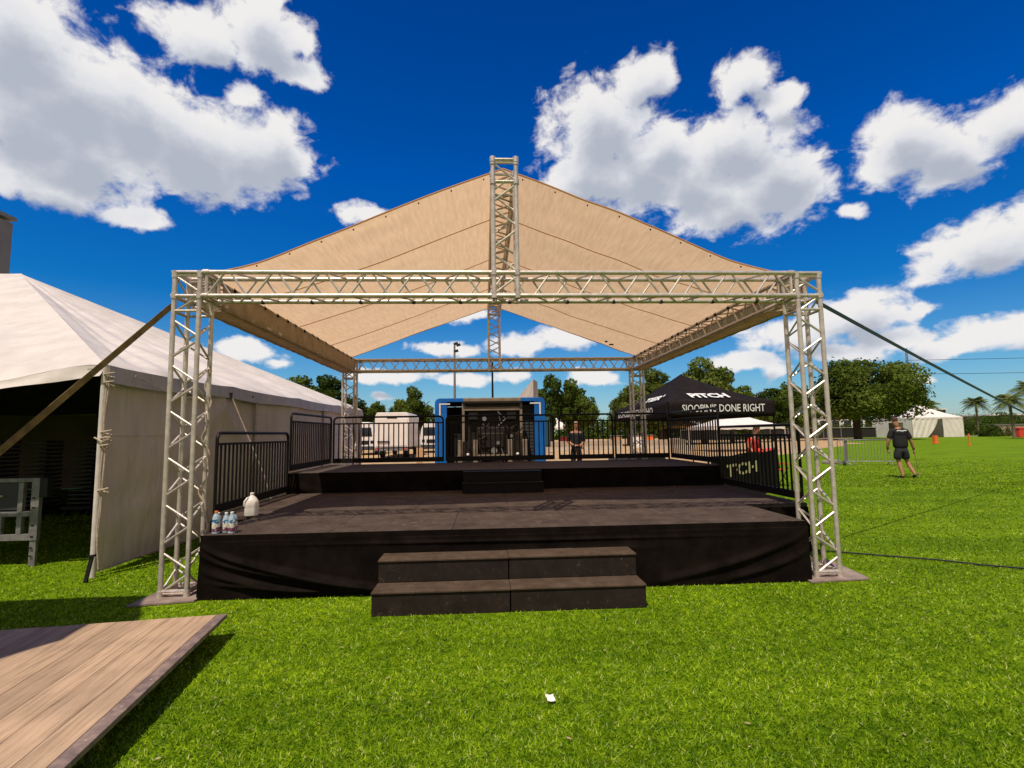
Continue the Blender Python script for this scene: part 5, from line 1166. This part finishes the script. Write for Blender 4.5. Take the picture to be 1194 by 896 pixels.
up_ = empty('utility_pole', (87.5,90,0), 'short dark utility pole above the far white tent', 'pole'); MB().tube([(0,0,0),(0,0,8.4)], .28, 8).build('shaft', M['bark'], up_); MB().box((-.55,-.1,7.9),(.55,.1,8.25)).build('crossarm', M['bark'], up_)
for i, (za, zb) in enumerate(((22.8,26.5),(18.4,21.0))):
    a, b = Vector((136,150.6,za)), Vector((300,140,zb)); MB().tube([a.lerp(b, t/24)-Vector((0,0,1.0*4*(t/24)*(1-t/24))) for t in range(25)], .07, 5).build('power_line', M['cable']); setp(bpy.data.objects['power_line' if i == 0 else 'power_line.001'], ('upper thin power line crossing the sky at the far right','lower thin power line crossing the sky at the far right')[i], 'power line', 'power lines')
# tall dark building edge at the far left
bl = empty('tall_building', (-49.2,40,0), 'tall grey building panel showing at the extreme left edge above the tent', 'building')
MB().box((-8.0,0,0),(3.2,10,24.3)).build('wall', M['building_grey'], bl); MB().box((2.9,-.15,0),(3.35,.1,24.6)).build('corner_trim', M['grey_metal'], bl); MB().box((-8.2,-.2,24.61),(3.4,10.2,25.0)).build('parapet', M['grey_metal'], bl)

# ------------------------------------------------------------------ trees
def crown_mesh(name, seed, flat=1.0, n=13000, leaf=.055, lobes=34, low=-.8):
    """unit crown (radius about 1), leaf faces clustered in lobes with gaps"""
    r = np.random.default_rng(seed); L_ = []
    for k in range(lobes):
        d = r.normal(size=3); d /= np.linalg.norm(d); d[2] = max(low, d[2]); rad = r.uniform(.45, .80); c = d*rad*np.array([1, 1, flat]); L_.append((c, r.uniform(.18, .34)))
    L_.append((np.zeros(3), .5)); P = []
    w = np.array([q[1]**2 for q in L_]); w /= w.sum()
    idx = r.choice(len(L_), n, p=w)
    d = r.normal(size=(n, 3)); d /= np.linalg.norm(d, axis=1)[:, None]
    rr = r.uniform(.45, 1.0, n)**.5*(1+r.normal(0, .09, n))
    C_ = np.array([q[0] for q in L_])[idx]; R_ = np.array([q[1] for q in L_])[idx]
    pos = C_+d*(R_*rr)[:, None]*np.array([1, 1, .8])
    # punch gaps
    g = np.array([noise.noise(Vector(tuple(p*3.1+seed))) for p in pos]); keep = g > -.30; pos = pos[keep]; d = d[keep]; n = len(pos)
    nn = d+r.normal(0, .6, (n, 3)); nn /= np.linalg.norm(nn, axis=1)[:, None]
    a = np.cross(nn, r.normal(size=(n, 3))); a /= np.linalg.norm(a, axis=1)[:, None]; b = np.cross(nn, a)
    s = leaf*r.uniform(.55, 1.25, n)[:, None]; V = np.empty((n, 4, 3))
    V[:, 0] = pos-a*s; V[:, 1] = pos-b*s*.55; V[:, 2] = pos+a*s; V[:, 3] = pos+b*s*.55
    return V.reshape(-1, 3), np.arange(n*4).reshape(-1, 4)
CR = {}
def crown(kind):
    if kind not in CR:
        V, Fc = {'a': lambda: crown_mesh('c', 1, .85), 'b': lambda: crown_mesh('c', 2, 1.05), 'c': lambda: crown_mesh('c', 3, .75, 12000, .055, 34), 'd': lambda: crown_mesh('c', 6, 1.15, 12000, .055, 26),
                 'oak': lambda: crown_mesh('c', 4, .70, 42000, .030, 90, -.62)}[kind]()
        o = mesh_arrays('crown', V, Fc, M['leaf']); CR[kind] = o.data; bpy.data.objects.remove(o)
    return CR[kind]
def tree(x, y, h, rad, kind, m, label, grp='trees beyond the field', cz=.60, th=None, rzs=1.0, name='tree'):
    r_ = empty(name, (x, y, 0), label, 'tree', grp, rz=random.uniform(0, 6)); rn = random.Random(int(x*10+y))
    me = crown(kind).copy(); me.materials.clear(); me.materials.append(M[m]); c = bpy.data.objects.new('crown', me); COL.objects.link(c); c.parent = r_
    kk = {'a': .93, 'b': 1.08, 'c': .85, 'd': 1.15, 'oak': .84}[kind]
    if kind != 'oak': rzs = .45*h/(kk*rad)
    c.scale = (rad*1.12, rad*1.12, rad*rzs); top = kk*rad*rzs; c.location = (0, 0, h-top)
    zc = h-top; t = MB(); tr = th or .03*h; t.tube([(0,0,0),(rn.uniform(-.1,.1)*tr*3,rn.uniform(-.1,.1),zc*.5),(rn.uniform(-.3,.3),rn.uniform(-.3,.3),zc)], [tr*1.3,tr,tr*.7], 9)
    for k in range(7):
        a = rn.uniform(0, 6.28); z0 = zc*rn.uniform(.5,.9); e = Vector((math.cos(a)*rad*.6, math.sin(a)*rad*.6, zc+rn.uniform(-.1,.4)*rad*rzs)); m0 = Vector((e.x*.4,e.y*.4,z0+(e.z-z0)*.6)); t.tube([(0,0,z0), m0, e], [tr*.6,tr*.35,tr*.12], 6)
    t.build('trunk', M['bark'], r_, True); return r_
TR = [(-18.4,54,8.5,4.1,'a','leaf','broad green tree behind the far end of the big white tent, leftmost of the row'),(-14.0,56,9.2,4.3,'b','leaf_dark','round dark tree directly left of the left rear truss tower'),
 (-11.0,60,6.6,2.5,'c','leaf','small tree just behind the left rear truss tower'),(-8.2,63,5.5,2.6,'a','leaf_dark','low dark tree right of the left rear truss tower'),(-4.45,54.5,7.6,2.45,'b','leaf','round tree above the white box truck'),
 (5.3,64,6.7,1.9,'c','leaf_light','small pale tree top showing over the blue container'),(9.6,44.5,7.7,2.0,'d','leaf_dark','upright tree right of the blue container'),(12.5,45.5,7.4,2.3,'b','leaf','leafy tree right of the upright one, over the rear guard rail'),
 (7.7,46,5.9,1.15,'d','leaf','slim low tree beside the pale canvas fin'),(19.8,54,6.6,2.6,'a','leaf_light','light green bush-like tree left of the right rear truss tower'),(24.0,55,9.6,4.0,'b','leaf_light','tall light green tree behind the right rear truss tower'),
 (29.5,56,10.7,4.0,'a','leaf_light','tallest light green tree, behind the peak of the black canopy tent'),(33.9,58,8.4,3.2,'c','leaf','green tree over the right slope of the black canopy tent'),(37.3,60,6.8,2.6,'b','leaf','dark green tree above the right end of the black valance'),
 (42.5,64,7.8,3.0,'d','leaf_dark','dense tree left of the right front truss tower'),(47,66,8.4,3.0,'a','leaf','green tree behind the right front truss tower'),(22.2,60,6.6,2.8,'c','leaf_light','low pale tree just left of the tall tree behind the right rear tower'),(27.3,63,7.6,3.0,'b','leaf','tree filling the gap just left of the tallest light green tree'),(39.8,66,7.0,2.8,'a','leaf_light','pale tree right of the dark green tree above the black valance')]
for x, y, h, rd, k, m_, lab in TR: tree(x, y, h, rd, k, m_, lab)
ok_ = tree(54.9, 64.5, 12.3, 7.6, 'oak', 'leaf', 'big spreading oak with a dark trunk on the right side of the field', None, th=.42, rzs=.92, name='oak_tree'); ok_.rotation_euler = (0,0,0); [setattr(c, 'location', (1.3, 0, c.location.z)) for c in ok_.children if c.name.startswith('crown')]

def palm(x, y, h, fr, label, n=64, grp='palm trees at the right'):
    r_ = empty('palm_tree', (x, y, 0), label, 'palm', grp); rn = random.Random(int(x)); ln = Vector((rn.uniform(-.5,.5), 0, 0))
    MB().tube([(0,0,0), tuple(ln*.3+Vector((0,0,h*.4))), tuple(ln+Vector((0,0,h)))], [.20,.15,.17], 9).build('trunk', M['palm_bark'], r_, True)
    V = []; Fc = []
    for k in range(n):
        a = rn.uniform(0, 6.28); el = rn.uniform(-.35, 1.25); L_ = fr*rn.uniform(.8,1.1); d = Vector((math.cos(a)*math.cos(el), math.sin(a)*math.cos(el), math.sin(el))); sd = Vector((-math.sin(a), math.cos(a), 0)); p = ln+Vector((0,0,h)); 
        for j in range(14):
            t = (j+.5)/14; q = p+d*L_*t+Vector((0,0,-.55*L_*t*t)); dd = (d+Vector((0,0,-1.1*t))).normalized(); wl = fr*.26*math.sin(PI*min(1, t*.85+.15))
            for sg in (-1, 1):
                e = q+sd*sg*wl+dd*wl*.5+Vector((0,0,-wl*.45)); i = len(V); V += [q, q+dd*.12*fr/2.5, e]; Fc.append((i, i+1, i+2))
    MB().add(V, Fc).build('fronds', M['palm_leaf'], r_); return r_
palm(92.4, 84.5, 6.0, 2.6, 'feathery palm tree with a full round head right of the far white tent'); palm(87.2, 88, 5.7, 2.1, 'smaller palm directly right of the far white tent peak'); palm(84.0, 86, 5.6, 1.7, 'smallest palm half hidden behind the far white tent')
palm(69.6, 54.5, 6.2, 2.6, 'tall palm cut by the right edge of the picture', 70); palm(73, 60, 5.0, 2.4, 'lower palm under the tall one at the right edge', 60)

def leaf_stuff(name, spec, m, label, cat, n, leaf, kind=None, seed=3):
    """spec: list of (x,y,rx,ry,h) mounds"""
    r = np.random.default_rng(seed); A = np.array([s[2]*s[4] for s in spec], float); idx = r.choice(len(spec), n, p=A/A.sum()); S_ = np.array(spec, float)[idx]
    d = r.normal(size=(n, 3)); d /= np.linalg.norm(d, axis=1)[:, None]; d[:, 2] = abs(d[:, 2]); rr = r.uniform(.6, 1.05, n)
    pos = np.stack([S_[:, 0]+d[:, 0]*S_[:, 2]*rr, S_[:, 1]+d[:, 1]*S_[:, 3]*rr, d[:, 2]*S_[:, 4]*rr], 1)
    nn = d+r.normal(0, .6, (n, 3)); nn /= np.linalg.norm(nn, axis=1)[:, None]; a = np.cross(nn, r.normal(size=(n, 3))); a /= np.linalg.norm(a, axis=1)[:, None]; b = np.cross(nn, a); s = leaf*r.uniform(.6, 1.3, n)[:, None]
    V = np.empty((n, 4, 3)); V[:, 0] = pos-a*s; V[:, 1] = pos-b*s*.6; V[:, 2] = pos+a*s; V[:, 3] = pos+b*s*.6
    o = mesh_arrays(name, V.reshape(-1, 3), np.arange(n*4).reshape(-1, 4), M[m]); setp(o, label, cat, kind=kind); return o
rn = random.Random(4)
leaf_stuff('distant_trees', [(x+rn.uniform(-2,2), 118+rn.uniform(-6,10), rn.uniform(4,8), 3, rn.uniform(3.0,5.8)) for x in range(-75, 190, 6)], 'leaf_dark', 'hazy dark line of distant trees along the horizon', 'trees', 60000, .38, 'stuff')
for i, (x, y, rx, h, lab) in enumerate(((83.5,73.5,1.7,2.0,'rounded shrub right of the far white tent'),(87.0,75,2.6,2.2,'wide low shrub under the feathery palm'),(97,83,5.5,3.8,'dense shrub mass between the palms'),(104,84,5,4.4,'dark shrub mass at the right edge'),(46,80,5,3.4,'green shrub left of the oak trunk'),(62,84,7,3.2,'green shrub behind the crowd barriers'),(73,88,6,3.0,'pale shrub left of the far white tent'),(90,90,7,4.4,'tall dark shrub behind the ramp wall'),(102,93,9,4.8,'tall shrub mass behind the palms'))):
    leaf_stuff('shrub', [(0,0,rx,rx*.7,h),(rx*.5,0,rx*.6,rx*.5,h*.8),(-rx*.5,0,rx*.6,rx*.5,h*.7)], 'hedge' if i % 2 else 'leaf_dark', lab, 'shrub', 2600, .16, seed=20+i).location = (x, y, 0)

# ------------------------------------------------------------------ field edge: fence, low walls, far buildings
fn_ = empty('dark_fence', (52,78,0), 'long low dark mesh fence along the far side of the field', 'fence')
MB().box((-17,0,.1),(16,.05,1.7)).build('mesh_panel', M['dark_fence'], fn_)
for k in range(12): MB().box((-17+k*3-.06,-.08,0),(-17+k*3+.06,-.01,1.9)).build('post', M['grey_metal'], fn_)
MB().box((-17,-.1,1.72),(16,.1,1.80)).build('top_rail', M['alu_dull'], fn_)
ub = empty('utility_box', (59.8,63,0), 'tall grey utility cabinet left of the walking man', 'cabinet'); MB().box((-.75,0,0),(.55,1,2.3)).build('body', M['concrete'], ub, bevel=.03); MB().box((-.05,-.03,.15),(.50,-.005,2.15)).build('door', M['alu_dull'], ub)
rw = empty('ramp_wall', (91,74,0), 'pale low wall with a dark coping sloping down to the right beyond the far tent', 'wall')
MB().extr([(-7,0,0),(11,0,0),(11,0,.35),(4,0,.55),(1.5,0,1.1),(.8,0,1.75),(-7,0,1.75)], (0,.4,0)).build('wall', M['concrete'], rw); MB().box((-7.1,-.1,1.76),(.9,.5,1.95)).build('coping', M['grey_metal'], rw)
kb = MB().box((-14,-.15,0),(14,.15,.14)).build('kerb', M['concrete'], loc=(96,78.5,0)); setp(kb, 'pale kerb line along the far right edge of the grass', 'kerb')
def bldg(x, y, w, d, h, m, lab, nwin=5, name='building'):
    r_ = empty(name, (x, y, 0), lab, 'building'); MB().box((-w/2,0,0),(w/2,d,h)).build('wall', M[m], r_); MB().box((-w/2-.3,-.3,h+.01),(w/2+.3,d+.3,h+.35)).build('roof', M['white_far'], r_)
    for k in range(nwin): xx = -w/2+(k+.5)*w/nwin; MB().box((xx-w/nwin*.3,-.06,h*.35),(xx+w/nwin*.3,-.01,h*.8)).build('window', M['glass'], r_)
bldg(112,118,11,8,5.9,'grey_dark','flat roofed dark building with pale roof edge behind the far white tent',8)
bldg(150,122,34,8,4.4,'concrete','long pale building behind the palms at the right',12)
bldg(72,112,40,6,4.4,'white_paint','long pale building behind the oak trunk',14)
bldg(164,112,12,8,8.0,'white_paint','white building with a rounded canopy at the right edge',4)
# parked cars along the far fence
def car_parts():
    r_ = empty('parked_car', (0,0,0), '', 'car', 'cars parked beyond the fence')
    MB().extr([(-2.2,0,.35),(2.2,0,.35),(2.25,0,.75),(1.5,0,.95),(-1.7,0,1.0),(-2.25,0,.85)], (0,1.75,0)).build('body', M['white_paint'], r_, bevel=.06)
    MB().extr([(-1.55,.12,1.0),(1.2,.12,.97),(.55,.12,1.48),(-1.0,.12,1.50)], (0,1.5,0)).build('cabin', M['glass'], r_, bevel=.05); MB().box((-1.0,.2,1.49),(.55,1.55,1.53)).build('roof', M['white_paint'], r_, bevel=.02)
    for x in (-1.4,1.4): MB().tube([(x,-.02,.33),(x,.2,.33)], .33, 14).build('wheel', M['tie'], r_, True)
    return r_
cm = {'silver': mat('silver_car_paint', (.45,.45,.46), .35, .3), 'red': mat('dark_red_car_paint', (.30,.02,.02), .35), 'black': mat('black_car_paint', (.02,.02,.022), .3), 'white': M['white_paint']}
base = None
for i, (x, y, c, lab) in enumerate(((41,84,'white','white car parked beyond the fence left of the oak'),(47.5,86,'black','black car parked beyond the fence near the oak trunk'),(53.5,84.5,'silver','silver car parked behind the oak trunk'),(60,86,'red','dark red car parked beyond the fence right of the oak trunk'),(66,85,'white','white car parked beyond the fence behind the crowd barriers'),(98,82,'silver','silver car parked behind the ramp wall'))):
    if base is None: q = base = car_parts()
    else: q = dup(base)
    q.location = (x, y, 0); q['label'] = lab
    for ch in q.children:
        if ch.name.startswith(('body','roof')): ch.data = ch.data.copy(); ch.data.materials[0] = cm[c]
# dirt-lot bits seen between the rails
cb = None
for i, (x, y, ln_, lab) in enumerate(((9.0,40,3.4,'pale concrete barrier right of the blue container'),(14.0,42,3.6,'pale concrete barrier behind the light-haired person'),(19.5,41,3.6,'pale concrete barrier left of the black canopy tent'))):
    if cb is None: q = cb = MB().extr([(-1.8,-.3,0),(-1.8,.3,0),(-1.8,.12,.35),(-1.8,.08,.85),(-1.8,-.08,.85),(-1.8,-.12,.35)], (3.6,0,0)).build('concrete_barrier', M['concrete'], bevel=.02)
    else: q = cb.copy(); COL.objects.link(q)
    q.location = (x, y, .004); setp(q, lab, 'barrier', 'concrete barriers on the dirt lot')
random.seed(3)
for i, (x, y, m_, lab) in enumerate(((8.2,45,'red','red crate on the market ground nearest the blue container'),(9.4,47,'orange','orange crate beside the red one beyond the barriers'),(11.2,46,'red','red crate under the slim tree'),(16.5,47,'tan_wood','tan wooden crate behind the middle barrier'),(18.2,46,'white_paint','white crate behind the right barrier'),(20.2,48,'orange','orange crate at the right end of the market row'))):
    r_ = empty('market_crate', (x,y,.004), lab, 'crate', 'crates on the market ground'); MB().box((-.5,-.4,0),(.5,.4,1.15)).build('bin', M[m_], r_, bevel=.03); MB().box((-.55,-.45,1.16),(.55,.45,1.26)).build('lid', M['trim'], r_, bevel=.02)
fp = empty('feather_banner', (8.0,36,.004), 'narrow dark teal upright banner right of the blue container', 'banner'); MB().tube([(0,0,0),(0,0,2.9)], .03, 8).build('pole', M['grey_metal'], fp); MB().grid(lambda u, v: Vector((.02+.42*u*(1-.5*max(0,v-.8)*5*.4), .03*math.sin(u*6+v*4), .5+2.35*v)), 6, 14).build('cloth', M['teal'], fp, True, solid=.006)
for i, (x, y, ln_, lab) in enumerate(((7.4,13.5,1.2,'dark flat road case on the dirt behind the rear truss tower'),(9.0,16.5,1.0,'dark flat case further back on the dirt lot'))):
    r_ = empty('road_case', (x,y,.004), lab, 'case'); MB().box((-ln_/2,-.3,0),(ln_/2,.3,.38)).build('body', M['dark'], r_, bevel=.02); MB().box((-ln_/2-.01,-.31,.385),(ln_/2+.01,.31,.5)).build('lid', M['grey_dark'], r_, bevel=.02)
print('faces', sum(len(m.polygons) for m in bpy.data.meshes))

# a few dry flecks and leaves lying on the turf
V = []; Fc = []
rq = random.Random(9)
for k in range(240):
    x = rq.uniform(-1.0, 9.0); y = rq.uniform(-4.2, -.1)
    if (x < 1.5 and y < -.95) or (2.1 < x < 4.75 and y > -.8) or x < .45 and y > -.3: continue
    z = rq.uniform(.012, .024); a = rq.uniform(0, 6.28); l = rq.uniform(.006, .022); w = l*rq.uniform(.15, .5); c, s_ = math.cos(a), math.sin(a); i = len(V)
    V += [(x-c*l, y-s_*l, z), (x+s_*w, y-c*w, z+.003), (x+c*l, y+s_*l, z+rq.uniform(0, .006)), (x-s_*w, y+c*w, z)]; Fc.append((i, i+1, i+2, i+3))
o_ = MB().add(V, Fc).build('leaf_litter', mat('dry_leaf_flecks', (.16,.10,.04), .9, 0, (.50,.42,.22), 3)); setp(o_, 'tiny dry leaf flecks scattered over the turf before the stage', 'leaf litter', kind='stuff')
